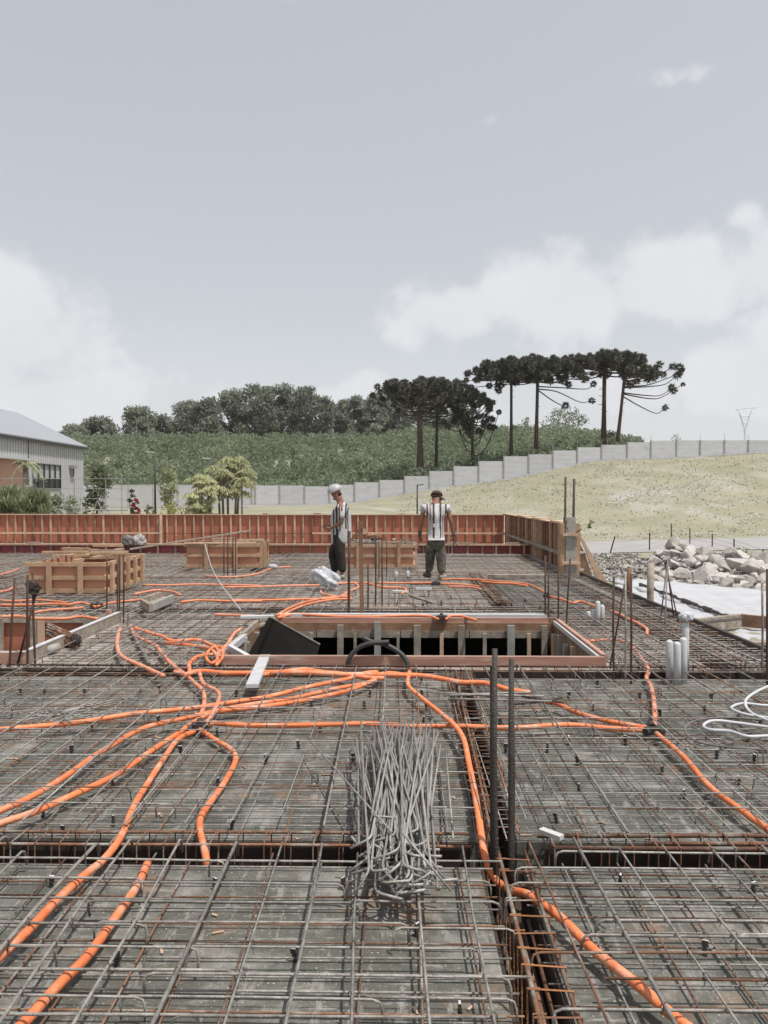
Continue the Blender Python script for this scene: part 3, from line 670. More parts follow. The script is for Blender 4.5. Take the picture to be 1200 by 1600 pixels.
# ------------------------------------------------------------------ deck
XR = 3.68; TH = .28
def lx0(y): return np.interp(y, [2.4, 7.0], [.35, .445])   # longitudinal trench, left side
def lx1(y): return np.interp(y, [2.4, 7.0], [.545, .65])
def prism(poly, z0, z1):
    m_ = MB(); n = len(poly); vs = [(x, y, z0) for x, y in poly] + [(x, y, z1) for x, y in poly]
    m_.add(vs, [tuple(range(n - 1, -1, -1)), tuple(range(n, 2 * n))] + [(i, (i + 1) % n, (i + 1) % n + n, i + n) for i in range(n)]); return m_
def deck(poly, m, name='slab_deck'): return struct(prism(poly, -TH, 0).build(name, m))
Y1a, Y1b, Y2a, Y2b, Y3a, Y3b = 3.38, 3.64, 6.93, 7.22, 10.75, 11.05
deck([(-6, .6), (lx0(.6), .6), (lx0(Y1a), Y1a), (-6, Y1a)], deckm)
deck([(lx1(.6), .6), (XR, .6), (XR, Y1a), (lx1(Y1a), Y1a)], deckm)
deck([(-16, Y1b), (lx0(Y1b), Y1b), (lx0(Y2a), Y2a), (-16, Y2a)], deckm)
deck([(lx1(Y1b), Y1b), (XR, Y1b), (XR, Y2a), (lx1(Y2a), Y2a)], deckm)
OX0, OX1, OY0, OY1 = -1.72, 1.98, 7.42, 9.62
LX0, LX1, LY0, LY1 = -6.6, -3.62, 7.45, 9.85
deck([(-16, Y2b), (LX0, Y2b), (LX0, Y3a), (-16, Y3a)], ply_far)
deck([(LX0, Y2b), (LX1, Y2b), (LX1, LY0), (LX0, LY0)], ply_far)
deck([(LX0, LY1), (LX1, LY1), (LX1, Y3a), (LX0, Y3a)], ply_far)
deck([(LX1, Y2b), (OX0, Y2b), (OX0, Y3a), (LX1, Y3a)], ply_far)
deck([(OX0, Y2b), (OX1, Y2b), (OX1, OY0), (OX0, OY0)], ply_far)
struct(prism([(OX0, OY1), (OX1, OY1), (OX1, Y3a), (OX0, Y3a)], -.10, 0).build('slab_deck', ply_far))
struct(MB().box(OX0, OX1, Y3a - .03, Y3a - .002, -TH, -.104).build('light_block_board', dkboard))  # dark board added to stop trench light leaking into the void below
deck([(OX1, Y2b), (3.0, Y2b), (3.0, Y3a), (OX1, Y3a)], ply_far)
deck([(3.3, Y2b), (XR, Y2b), (XR, 15.4), (3.3, 15.4)], ply_far)
deck([(-16, Y3b), (1.42, Y3b), (1.42, 15.6), (-16, 15.6)], ply_far)
deck([(1.68, Y3b), (3.0, Y3b), (3.0, 15.4), (1.68, 15.4)], deckm)
deck([(-16, 15.6), (1.42, 15.6), (1.68, 15.4), (XR, 15.4), (XR, 26.6), (-16, 26.6)], ply_far)
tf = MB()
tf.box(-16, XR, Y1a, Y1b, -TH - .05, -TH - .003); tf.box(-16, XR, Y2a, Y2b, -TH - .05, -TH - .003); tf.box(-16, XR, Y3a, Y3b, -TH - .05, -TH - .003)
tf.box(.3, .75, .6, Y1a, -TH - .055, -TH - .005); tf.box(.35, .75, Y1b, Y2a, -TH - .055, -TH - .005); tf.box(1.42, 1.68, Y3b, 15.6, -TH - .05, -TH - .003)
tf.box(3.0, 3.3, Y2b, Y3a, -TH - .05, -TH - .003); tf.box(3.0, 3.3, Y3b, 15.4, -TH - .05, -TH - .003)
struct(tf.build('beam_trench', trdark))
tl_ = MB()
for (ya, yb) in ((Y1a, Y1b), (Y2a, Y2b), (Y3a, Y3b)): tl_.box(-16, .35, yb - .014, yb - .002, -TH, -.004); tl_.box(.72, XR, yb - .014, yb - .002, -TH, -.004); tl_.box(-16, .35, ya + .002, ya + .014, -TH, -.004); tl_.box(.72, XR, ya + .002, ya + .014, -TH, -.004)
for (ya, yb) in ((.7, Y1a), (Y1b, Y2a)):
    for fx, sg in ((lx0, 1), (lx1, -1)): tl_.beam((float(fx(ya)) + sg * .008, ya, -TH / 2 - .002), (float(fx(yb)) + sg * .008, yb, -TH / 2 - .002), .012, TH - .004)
struct(tl_.build('trench_lining', trdark))  # thin near-black boards added to darken the trench walls
bwl = MB(); bwl.box(-16, 3.6, .3, .5, -3.2, -TH - .06); bwl.box(3.45, 3.6, .5, 26, -3.2, -TH - .06); bwl.box(-16, -15.8, .5, 26, -3.2, -TH - .06); bwl.box(-16, 3.6, 26, 26.2, -3.2, -TH - .06)
struct(bwl.build('basement_light_block', conc))  # unseen walls added under the deck to shut out ambient light
# joists under the deck
# edge board
eb = thing('edge_board', (3.71, 9, -.1), 'dark shuttering board along the right edge of the deck', 'edge board')
MB().box(3.685, 3.725, .6, 15.55, -.3, .125).build('board', dkboard, eb)
m_ = MB()
for i in range(22): m_.box(3.73, 3.78, 1 + i * .68, 1.09 + i * .68, -.3, .10)
m_.build('cleats', wood, eb)

# ------------------------------------------------------------------ reinforcement
def wob(p0, p1, n=5, s=.006, sz=.003, rs=random):
    p0 = Vector(p0); p1 = Vector(p1); d = (p1 - p0); q = Vector((-d.y, d.x, 0)).normalized(); out = []
    for i in range(n):
        t = i / (n - 1); out.append(p0 + d * t + q * rs.uniform(-s, s) + Vector((0, 0, rs.uniform(-sz, sz))))
    return out
def hookbar(x0, x1, y, z, h0=True, h1=True, dep=.075, dirn=1, sl=0.0):
    """transverse bar with bends down (or tilted) at its ends"""
    P = []
    def H(x, s):
        tl = random.uniform(-.03, .03)
        return [Vector((x + s * .0, y + tl, z - dep)), Vector((x, y + tl * .3, z - .03)), Vector((x - s * .008, y, z - .008)), Vector((x - s * .03, y, z))]
    a = H(x0, -1) if h0 else [Vector((x0, y, z))]
    b = H(x1, 1) if h1 else [Vector((x1, y, z))]
    a = [p for p in a]; b = [p for p in reversed(b)]
    n = max(2, int((x1 - x0) / .5)); mid = []
    for i in range(1, n): mid.append(Vector((x0 + (x1 - x0) * i / n, y + random.uniform(-.004, .004), z + random.uniform(-.002, .003))))
    P = a + mid + b
    for p in P: p.y += sl * (p.x - x0)
    return P
def finish_mat(root, bars):
    # bars: (importance, points, radius, material); the 100 that show largest are parts, the rest one stuff part
    bars.sort(key=lambda b: -b[0])
    for imp, P, r, m in bars[:98]:
        MB().tube(P, r, 6).build('reinforcing_bar', m, root, True)
    rest = {}
    for imp, P, r, m in bars[98:]: rest.setdefault(m.name, (m, MB()))[1].tube(P, r, 5)
    if rest:
        mb = MB(); ms = []; me = None; idx = []
        for nm, (m, b) in rest.items():
            nf = len(b.f); mb.add(b.v, b.f); idx += [len(ms)] * nf; ms.append(m)
        o = mb.build('fine_bars', ms[0], root, True)
        for m in ms[1:]: o.data.materials.append(m)
        o.data.polygons.foreach_set('material_index', idx); o['kind'] = 'stuff'
def rmat(label, x0, x1, y0, y1, seed, bt=.125, bl=.2, tt=.2, tl=.2, near=False, hooks=True, tm=steel, bm=rust, skew=0.0, ztop=.098, split=1.6, slp=0.0, rsc=1.0):
    rs = random.Random(seed)
    fx0 = x0 if callable(x0) else (lambda y: x0); fx1 = x1 if callable(x1) else (lambda y: x1)
    t = thing('rebar_mesh', ((fx0(y0) + fx1(y0)) / 2, (y0 + y1) / 2, 0), label, 'rebar mesh')
    bars = []
    def imp(P, r): 
        d = min((p - CAM).length for p in P); return r / d
    y = y0 + rs.uniform(0, bt)
    while y < y1:
        m = rs.choice([bm, tm, tm, rust]); r = rs.uniform(.0032, .0045) * rsc
        z = .018; P = wob((fx0(y), y + rs.uniform(-.01, .01), z), (fx1(y), y + rs.uniform(-.01, .01) + slp * (fx1(y) - fx0(y)), z), max(3, int((fx1(y) - fx0(y)) / .8)), .006, .003, rs)
        bars.append((imp(P, r), P, r, m)); y += bt * rs.uniform(.75, 1.25)
    xa, xb = min(fx0(y0), fx0(y1)), max(fx1(y0), fx1(y1))
    x = xa + rs.uniform(0, bl)
    while x < xb:
        sk = skew * (y1 - y0) + rs.uniform(-.03, .03); m = rs.choice([bm, bm, rust, tm]); r = rs.uniform(.004, .0052) * rsc
        P = wob((x, y0, .027), (x + sk, y1 + rs.uniform(-.05, .1), .027), max(3, int((y1 - y0) / .8)), .006, .003, rs)
        bars.append((imp(P, r), P, r, m)); x += bl * rs.uniform(.85, 1.15)
    y = y0 + rs.uniform(.02, tt)
    while y < y1:
        x = fx0(y) + rs.uniform(-.1, .3); xe = fx1(y)
        while x < xe - .25:
            ln = rs.uniform(split, split * 2.2); x2 = min(x + ln, xe + rs.uniform(-.05, .05)); r = rs.uniform(.0042, .0056) * rsc
            if x2 - x > .3:
                P = hookbar(x, x2, y + rs.uniform(-.015, .015), ztop + rs.uniform(-.003, .003), hooks and rs.random() < .8, hooks and rs.random() < .8, sl=rs.uniform(-.012, .012) + slp)
                bars.append((imp(P, r) * 1.3, P, r, tm if rs.random() < .84 else rust))
            x = x2 + rs.uniform(-.35, .12) if hooks else x2 + .05
            if not hooks: break
        y += tt * rs.uniform(.7, 1.3)
    x = xa + rs.uniform(0, tl)
    while x < xb:
        sk = skew * (y1 - y0) + rs.uniform(-.05, .05); r = rs.choice([.005, .0055, .0065, .0085]) * rsc
        ye = y1 + rs.uniform(-.08, .12); ys_ = y0 + rs.uniform(-.1, .05)
        P = wob((x, ys_, ztop + .012), (x + sk, ye, ztop + .012), max(4, int((y1 - y0) / .7)), .006, .002, rs)
        if hooks and rs.random() < .6:
            e = P[-1]; P = P[:-1] + [e - Vector((0, .03, 0)), e - Vector((0, 0.006, .012)), e - Vector((0, -.012, .075))]
        bars.append((imp(P, r) * 1.3, P, r, tm if rs.random() < .9 else rust)); x += tl * rs.uniform(.85, 1.15)
    tops = [b for b in bars if b[1][len(b[1]) // 2].z > ztop - .03]
    LG = [b for b in tops if abs(b[1][0].y - b[1][-1].y) > .5]; TR = [b for b in tops if abs(b[1][0].y - b[1][-1].y) <= .5]
    tw = MB()
    if y0 < 6:
        for lb_ in LG:
            p, q = lb_[1][0], lb_[1][-1] if abs(lb_[1][-1].z - lb_[1][0].z) < .03 else lb_[1][-3]
            for tb_ in TR:
                yy = tb_[1][len(tb_[1]) // 2].y
                if abs(q.y - p.y) < .1: continue
                f = (yy - p.y) / (q.y - p.y)
                if not 0 < f < 1: continue
                xx = p.x + (q.x - p.x) * f
                if min(tb_[1][0].x, tb_[1][-1].x) < xx < max(tb_[1][0].x, tb_[1][-1].x) and rs.random() < .55:
                    c = Vector((xx, yy, ztop + .006)); a = rs.choice([.785, 2.356]); u = Vector((math.cos(a), math.sin(a), 0)) * .011
                    tw.tube([c - u - Vector((0, 0, .012)), c - u * .8 + Vector((0, 0, .010)), c + Vector((0, 0, .016)), c + u * .8 + Vector((0, 0, .010)), c + u - Vector((0, 0, .012)), c + u * .3 - Vector((0, 0, .016)), c + u * .5 + Vector((rs.uniform(-.01, .01), rs.uniform(-.01, .01), -.035))], .0014, 4)
    finish_mat(t, bars)
    if tw.v: tw.build('tie_wires', rustd, t)['kind'] = 'stuff'
    return t
rmat('rebar mesh at the lower left, in front of the nearest trench', -2.2, lambda y: lx0(y) + .05, 1.7, Y1a - .02, 11, bt=.1, tt=.15, tl=.2, skew=.0, split=.7, rsc=.92)
rmat('rebar mesh in the lower right corner, right of the long beam cage', lambda y: lx1(y) - .04, 2.6, 1.7, Y1a - .02, 12, bt=.1, tt=.15, tl=.19, split=.7, rsc=.92)
rmat('rebar mesh left of centre, under the pile of hooked bars', -4.6, lambda y: lx0(y) + .06, Y1b - .03, Y2a + .02, 13, bt=.105, tt=.24, tl=.25, split=.75, rsc=.78)
rmat('rebar mesh right of centre, with the white hose lying on it', lambda y: lx1(y) - .06, 3.62, Y1b - .03, Y2a + .02, 14, bt=.105, tt=.24, tl=.24, split=.75, rsc=.78)
rmat('rebar mesh between the left pit and the framed stair opening', -3.5, -1.75, Y2b - .1, Y3a + .1, 15, bt=.13, tt=.25, tl=.22, split=1.2, bm=rustd)
rmat('dense dark rebar mesh right of the framed stair opening', 2.05, 3.66, Y2b - .1, Y3a + .1, 16, bt=.09, tt=.12, tl=.16, split=1.5, bm=rustd)
rmat('narrow rebar mesh behind the framed stair opening', -1.75, 2.0, 9.75, Y3a + .1, 17, bt=.11, tt=.16, tl=.24, split=1.5, bm=rustd)
rmat('rebar mesh along the far edge of the left pit', -8.2, -3.5, 9.95, Y3a + .1, 18, bt=.11, tt=.16, tl=.24, split=1.5, bm=rustd)
rmat('pale-floored rebar mesh in front of the man seen from behind', -2.2, 1.45, Y3b - .05, 15.4, 19, bt=.15, tt=.2, tl=.22, hooks=False, bm=rustd, split=4)
rmat('rebar mesh between the rear beam cage and the right deck edge', 1.66, 3.62, Y3b - .05, 15.3, 20, bt=.13, tt=.18, tl=.22, hooks=False, bm=rustd, split=2)
rmat('rebar mesh spread around the large formwork box', -8.5, -2.2, Y3b - .05, 15.4, 21, bt=.12, tt=.17, tl=.22, hooks=False, bm=rustd, split=4, slp=.01)
rmat('tangled rusty rebar mesh at the far left, before the low red boards', -12.5, -3.0, 15.5, 20.8, 22, bt=.16, tt=.2, tl=.26, hooks=False, bm=rust, split=5, slp=.015)
rmat('tangled rusty rebar mesh at the far right, before the low red boards', -3.0, 3.5, 15.5, 20.8, 23, bt=.16, tt=.2, tl=.26, hooks=False, bm=rust, split=4, slp=-.02)

def cage(label, a, b, w, z0, z1, step, bars=((0, 1), (1, 1), (0, 0), (1, 0)), r=.0075, sr=.0035, m=rust, ms=rust, extra=2):
    a = Vector((*a, 0)); b = Vector((*b, 0)); d = (b - a); Ln = d.length; d.normalize(); q = Vector((-d.y, d.x, 0))
    t = thing('beam_cage', (a + b) / 2, label, 'beam cage')
    for (u, v) in bars:
        off = q * ((u - .5) * w) + Vector((0, 0, z0 + (z1 - z0) * v))
        MB().tube(wob(a + off, b + off, max(4, int(Ln / .6)), .004, .003), r * random.uniform(.85, 1.15), 6).build('long_bar', random.choice([m, m, m]) if v else m, t, True)
    for k in range(extra):
        off = q * (random.uniform(-.3, .3) * w) + Vector((0, 0, random.choice([z1 - .01, z0 + .02, (z0 + z1) / 2])))
        s, e = random.uniform(0, .3), random.uniform(.6, 1)
        MB().tube(wob(a + d * Ln * s + off, a + d * Ln * e + off, 5), r, 6).build('long_bar', m, t, True)
    n = int(Ln / step); k = 0; rest = MB(); big = []
    for i in range(n):
        c = a + d * (i + .5) * step + d * random.uniform(-.015, .015); tl = d * random.uniform(-.012, .012)
        w2 = w / 2 + r + sr; P = [c + q * w2 + Vector((0, 0, z1 + r)) + tl, c - q * w2 + Vector((0, 0, z1 + r)), c - q * w2 + Vector((0, 0, z0 - r)), c + q * w2 + Vector((0, 0, z0 - r)), c + q * (w2) + Vector((0, 0, z1 + r)) + d * .012, c + q * (w2 - .04) + Vector((0, 0, z1 + r)) + d * .012]
        P2 = []
        for j, p in enumerate(P):
            P2.append(p)
        big.append(((c - CAM).length, P2))
    big.sort(key=lambda x: x[0])
    for dd, P2 in big[:96]: MB().tube(P2, sr, 5).build('stirrup', random.choice([ms, ms, rust, rusto if dd < 3.6 else ms]), t)
    for dd, P2 in big[96:]: rest.tube(P2, sr, 4)
    if rest.v: rest.build('far_stirrups', ms, t)['kind'] = 'stuff'
    return t
cage('rusty beam cage in the nearest trench, left of the thick upright bars', (-2.4, 3.53), (.34, 3.53), .13, -.2, .055, .115, r=.0075)
cage('rusty beam cage in the nearest trench, right of the thick upright bars', (.66, 3.53), (3.6, 3.53), .13, -.2, .055, .115, r=.0095, extra=3)
cage('long beam cage running away from the camera at the bottom, right of the bar pile', (.475, 1.7), (.51, 3.42), .12, -.2, .07, .11, r=.009, ms=rust, extra=5)
cage('beam cage running up to the stair opening, crossed by the orange conduits', (.51, 3.6), (.60, 6.95), .13, -.2, .06, .10, r=.0075, ms=rust, extra=3)
cage('rusty beam cage in the trench just in front of the stair opening', (-6.5, 7.07), (3.6, 7.07), .17, -.2, .06, .11, m=rustd, ms=rustd, r=.008, extra=4)
cage('dark beam cage in the trench behind the stair opening', (-8, 10.9), (3.6, 10.9), .17, -.2, .05, .13, m=rustd, ms=rustd, r=.008)
cage('rusty beam cage running away behind the man seen from behind', (1.55, 11.1), (1.55, 15.5), .18, -.15, .10, .09, m=rust, ms=rust, r=.008)
cage('beam cage along the right edge of the deck beside the stair opening', (3.15, 7.25), (3.15, 10.7), .2, -.2, .09, .12, m=rust, ms=rustd, r=.008, extra=4)
cage('beam cage along the right edge of the deck towards the concrete column', (3.15, 11.1), (3.15, 15.3), .2, -.2, .09, .12, m=rustd, ms=rustd, r=.008, extra=3)

# pile of hooked bars
def uni(a, b): return random.uniform(a, b)
pl = 'loose grey steel bar with a bent end in the pile at the centre front'
nb = 86
for i in range(nb):
    fx = uni(-.25, .24) * random.choice([1, 1, 1, 1.12]); nxp = fx * .22 + uni(-.125, .12); layer = i / nb
    yf = uni(4.4, 5.0); yn = uni(2.88, 3.42); z = .125 + .02 + layer * .10 * (1 - abs(fx) * 1.2)
    zn = .125 + layer * .13 * uni(.6, 1)
    p0 = Vector((fx, yf, z)); p1 = Vector((nxp, yn, zn + .0)); d = (p1 - p0).normalized()
    a = uni(-2.8, .4); hl = uni(.06, .13); side = Vector((math.cos(a), uni(-.35, .05), math.sin(a) * .55)).normalized()
    if p1.z + side.z * hl < .11: side.z = abs(side.z) * .4
    P = [p0, p0.lerp(p1, .5) + Vector((uni(-.01, .01), 0, uni(-.004, .01))), p1 - d * .03, p1 - d * .008 + side * .008, p1 + side * .03, p1 + side * hl]
    o = MB().tube(P, uni(.005, .0062), 6).build('hooked_bar', steel_b, None, True)
    tag(o, pl, 'steel bar', 'pile of hooked bars')
    if i == 0: SRC = o
for (a, b, r_, lb) in [((484, 1157, .13), (612, 1300, .24), .005, 'stray grey bar slanting out of the pile towards the upper left'), ((697, 1178, .13), (708, 1310, .13), .005, 'single grey bar lying parallel just right of the pile'),
                  ((628, 1300, .34), (705, 1392, .16), .005, 'bar end kicking out of the pile at the lower right')]:
    tag(MB().tube([at(*a), at(*b)], r_, 6).build('loose_bar', steel_b, None, True), lb, 'steel bar')

# ------------------------------------------------------------------ conduits
def conduit(px, label, r=.0175, z=.06, m=oran, name='orange_conduit', cat='conduit', zs=None, corr=False, wave=.004, n=10, k=7):
    P = []
    for i, p in enumerate(px):
        zz = z if zs is None else zs[i]
        P.append(at(p[0], p[1], zz))
    S = smooth_pts(P, k)
    f1, f2 = random.uniform(.25, .5), random.uniform(0, 6)
    S = [s + Vector((wave * .5 * math.sin(j * f1 * .7 + f2), 0, wave * math.sin(j * f1 + f2))) for j, s in enumerate(S)]
    if corr: S = smooth_pts(P, 24); o = MB().tube(S, r, n, rf=lambda i: r * (1 + .09 * (i % 2))).build(name, m, None, True)
    else: o = MB().tube(S, r, n).build(name, m, None, True)
    if 'orange' in name and r < .0205 and z < .12 and len(S) > 20:
        k_ = 4
        while k_ < len(S) - 3:
            c = S[k_]; d_ = (S[k_ + 1] - S[k_ - 1]).normalized(); u = d_.cross(Vector((0, 0, 1))).normalized(); v_ = u.cross(d_)
            MB().tube([c + (u * math.cos(a_) + v_ * math.sin(a_)) * r * 1.07 for a_ in np.linspace(0, 6.2832, 13)] , .0022, 4).build('tie_wire', rustd, o); k_ += random.randint(14, 34)
    return tag(o, label, cat)
conduit([(-60, 1150), (0, 1140), (133, 1127), (233, 1113), (333, 1102), (400, 1092), (467, 1077), (533, 1063), (567, 1053), (590, 1050)], 'long orange conduit, the uppermost of the fan running off the left edge', z=.085)
conduit([(-60, 1292), (0, 1268), (43, 1247), (113, 1207), (160, 1173), (213, 1143), (267, 1127), (320, 1115), (400, 1100), (467, 1089), (533, 1075), (580, 1064), (604, 1052), (650, 1056)], 'orange conduit, second of the fan leaving the left edge, curving up to the opening', z=.075)
conduit([(-60, 1308), (0, 1287), (53, 1270), (133, 1233), (187, 1207), (233, 1177), (277, 1147), (307, 1125), (340, 1112), (400, 1106), (467, 1095), (540, 1080), (575, 1068), (598, 1058)], 'orange conduit, third of the fan leaving the left edge, passing the black joint', z=.07)
conduit([(304, 1142), (277, 1157), (250, 1193), (230, 1227), (207, 1263), (192, 1300), (182, 1320), (157, 1347), (130, 1370), (87, 1407), (43, 1457), (0, 1493), (-60, 1545)], 'orange conduit from the black joint down to the left edge, crossing the near trench', zs=[.05] * 5 + [.07] * 8)
conduit([(231, 1348), (213, 1387), (173, 1443), (133, 1497), (100, 1533), (60, 1573), (33, 1600), (-20, 1660)], 'short orange conduit starting at the near trench and leaving at the lower left corner', z=.06)
conduit([(312, 1140), (333, 1153), (360, 1170), (368, 1188), (353, 1217), (333, 1247), (315, 1277), (313, 1297), (318, 1323), (323, 1352), (324, 1366)], 'short orange conduit bending from the black joint down into the near trench', zs=[.05] * 8 + [.045, .0, -.14])
conduit([(318, 1137), (330, 1131), (345, 1131), (400, 1133), (467, 1133), (567, 1132), (640, 1134), (700, 1133), (800, 1138), (887, 1133), (950, 1137), (1012, 1141)], 'long level orange conduit joining the left black joint to the right one', z=.065)
conduit([(853, 1097), (870, 1100), (900, 1112), (950, 1127), (1010, 1138)], 'orange conduit entering the right black joint from the dark clamp', z=.07)
conduit([(1026, 1145), (1067, 1183), (1100, 1220), (1133, 1248), (1167, 1273), (1200, 1295), (1270, 1345)], 'orange conduit from the right black joint off the right edge', z=.065)
conduit([(1023, 1134), (1022, 1100), (1017, 1073), (1010, 1060), (1013, 1047), (1003, 1030), (993, 1016), (981, 1005), (955, 1000), (901, 1003)], 'ribbed dusty pink conduit rising from the right black joint towards the white pipes', m=pink, corr=True, z=.06)
conduit([(640, 1049), (638, 1070), (657, 1090), (687, 1113), (710, 1133), (725, 1157), (732, 1190), (740, 1233), (748, 1277), (752, 1300), (757, 1336), (765, 1362), (780, 1379), (802, 1393), (826, 1399), (850, 1414), (870, 1430), (910, 1467), (940, 1493), (973, 1523), (1017, 1557), (1067, 1597), (1120, 1640)],
        'longest orange conduit, snaking past the bar pile to the bottom right corner', zs=[.10] + [.09] * 3 + [.11] * 3 + [.09] * 3 + [.03, -.02, -.03, -.01, .03] + [.06] * 8)
conduit([(288, 1055), (313, 1048), (350, 1052), (390, 1052), (407, 1050), (467, 1051), (533, 1054), (575, 1053), (613, 1055), (667, 1057), (717, 1065), (750, 1067), (777, 1073), (800, 1078), (828, 1083)], 'orange conduit lying along the front of the stair opening', z=.10, r=.022)
conduit([(396, 1056), (440, 1050), (480, 1047), (515, 1051), (560, 1057), (600, 1060)], 'second orange conduit bowing beside the one along the stair opening front', z=.09, r=.02)
conduit([(272, 1050), (290, 1055), (302, 1066), (317, 1080), (319, 1103), (312, 1120), (309, 1132)], 'dusty orange conduit entering the left black joint from above, left of its twin', m=pink, z=.07)
conduit([(311, 1050), (317, 1067), (337, 1078), (343, 1090), (332, 1115), (322, 1130)], 'dusty orange conduit entering the left black joint from above, right of its twin', m=pink, z=.085)
conduit([(188, 982), (184, 995), (183, 1010), (188, 1023), (200, 1032), (227, 1043), (255, 1056)], 'dusty orange conduit curling at the right side of the left pit', m=pink, z=.09, r=.021)
conduit([(205, 978), (211, 993), (240, 1007), (252, 1020), (264, 1034), (276, 1045), (290, 1055)], 'pinkish conduit running down towards the bend before the opening', m=pink, z=.07, r=.02, corr=True)
conduit([(211, 982), (232, 988), (253, 994), (268, 1001), (300, 1000), (320, 1003), (334, 1010), (342, 1018)], 'upper orange conduit leading into the tangle at the opening corner', z=.09, r=.02)
conduit([(258, 1005), (290, 1007), (320, 1012), (333, 1022)], 'lower orange conduit leading into the tangle at the opening corner', z=.07, r=.02)
conduit([(336, 1022), (322, 1024), (305, 1028), (296, 1037), (297, 1050)], 'short orange conduit bending down out of the tangle', z=.09, r=.02)
conduit([(377, 982), (366, 990), (358, 1003), (347, 1016), (336, 1024)], 'ribbed orange conduit dropping beside the left corner of the opening', m=pink, z=.10, corr=True)
conduit([(322, 1012), (334, 1018), (340, 1030), (330, 1036), (322, 1026), (332, 1012), (346, 1012), (348, 1026), (338, 1040)], 'knotted orange conduit coil at the left corner of the opening', z=.11, r=.016, k=9)
conduit([(203, 982), (215, 1003), (224, 1020), (232, 1036)], 'grey conduit lying between the two dusty orange ones', m=greyh, name='grey_conduit', z=.06, r=.02)
FAR = [([(434, 965), (458, 960), (500, 962), (560, 963), (638, 962), (672, 963), (684, 967)], oran, 'orange conduit along the back edge of the opening, left of the small black box'),
       ([(697, 967), (703, 963), (722, 963), (744, 969)], oran, 'short orange conduit just right of the small black box behind the opening'),
       ([(437, 963), (461, 951), (485, 943), (524, 937), (551, 936)], oran, 'orange conduit, front one of the trio rising behind the black panel'),
       ([(432, 962), (457, 948), (483, 939), (520, 933), (549, 934)], oran, 'orange conduit, middle one of the trio rising behind the black panel'),
       ([(360, 938), (420, 938), (470, 936), (512, 935), (548, 930)], oran, 'orange conduit, rear one of the trio, coming level from the left'),
       ([(501, 923), (504, 928), (512, 930), (530, 932), (545, 924), (560, 918), (556, 912), (550, 910)], pink, 'pale orange conduit making an S-bend behind the white bag'),
       ([(522, 912), (550, 911), (575, 912), (596, 917), (629, 918), (634, 923), (628, 928)], oran, 'orange conduit to the right of the white bag, hooked at its right end'),
       ([(350, 918), (400, 917), (450, 915), (500, 914)], pink, 'faint orange conduit level with the white bag on its left'),
       ([(590, 911), (635, 911), (677, 911)], oran, 'thin orange conduit ending at the black box below the man seen from behind'),
       ([(686, 912), (710, 913), (734, 914), (748, 916)], oran, 'thin orange conduit starting at the black box below the man seen from behind'),
       ([(690, 905), (707, 905), (752, 906), (775, 908), (790, 909), (812, 911), (827, 913), (843, 921), (856, 928)], oran, 'orange conduit bundle sweeping right from behind the rear beam cage'),
       ([(752, 908), (775, 911), (800, 912), (824, 915)], oran, 'second orange conduit beside the sweeping bundle on the rear right'),
       ([(859, 931), (866, 934), (880, 937), (895, 942), (907, 940), (929, 947)], oran, 'orange conduit between the thin upright bars and the short white pipes'),
       ([(955, 955), (968, 959), (981, 967), (997, 974), (1010, 982), (1011, 992)], pink, 'dusty conduit right of the short white pipes'),
       ([(0, 938), (20, 939), (60, 938), (104, 942)], oran, 'orange conduit below the large formwork box, front left one'),
       ([(0, 945), (40, 945), (80, 944), (107, 945)], oran, 'orange conduit below the large formwork box, nearest to the pit'),
       ([(104, 945), (124, 942), (136, 944), (150, 948)], oran, 'short arched orange conduit under the middle of the large formwork box'),
       ([(152, 948), (160, 945), (172, 942), (190, 940), (214, 938), (240, 934)], oran, 'orange conduit running right from under the large formwork box'),
       ([(52, 957), (75, 954), (96, 952), (130, 949)], pink, 'pale conduit between the large formwork box and the left pit'),
       ([(0, 964), (33, 963), (55, 966), (100, 967), (125, 964), (152, 967)], oran, 'orange conduit lying on the back rim of the left pit'),
       ([(282, 941), (300, 939), (317, 938), (360, 939), (410, 939)], oran, 'level orange conduit between the U-shaped block and the trio'),
       ([(222, 914), (260, 914), (300, 913), (350, 914), (405, 915)], pink, 'faint level conduit right of the large formwork box'),
       ([(320, 900), (350, 902), (395, 898), (425, 888), (455, 886)], pink, 'faint rusty orange conduit near the second formwork box'),
       ([(210, 928), (228, 925), (246, 922), (268, 924), (282, 930)], pink, 'pale orange conduit looping behind the U-shaped block'),
       ([(0, 898), (18, 893), (30, 888)], pink, 'short dusty conduit at the far left edge of the deck'),
       ([(0, 925), (14, 922), (24, 914)], pink, 'short dusty conduit to the left of the large formwork box'),
       ([(335, 961), (360, 961), (392, 962)], pink, 'pair of short dusty conduits lying left of the black panel'),
       ([(700, 916), (730, 917), (752, 921)], pink, 'thin rusty conduit piece left of the rear beam cage')]
for px, m, lb in FAR: conduit(px, lb, r=.018, z=.13, m=oranf if m is oran else m, n=8, k=5)

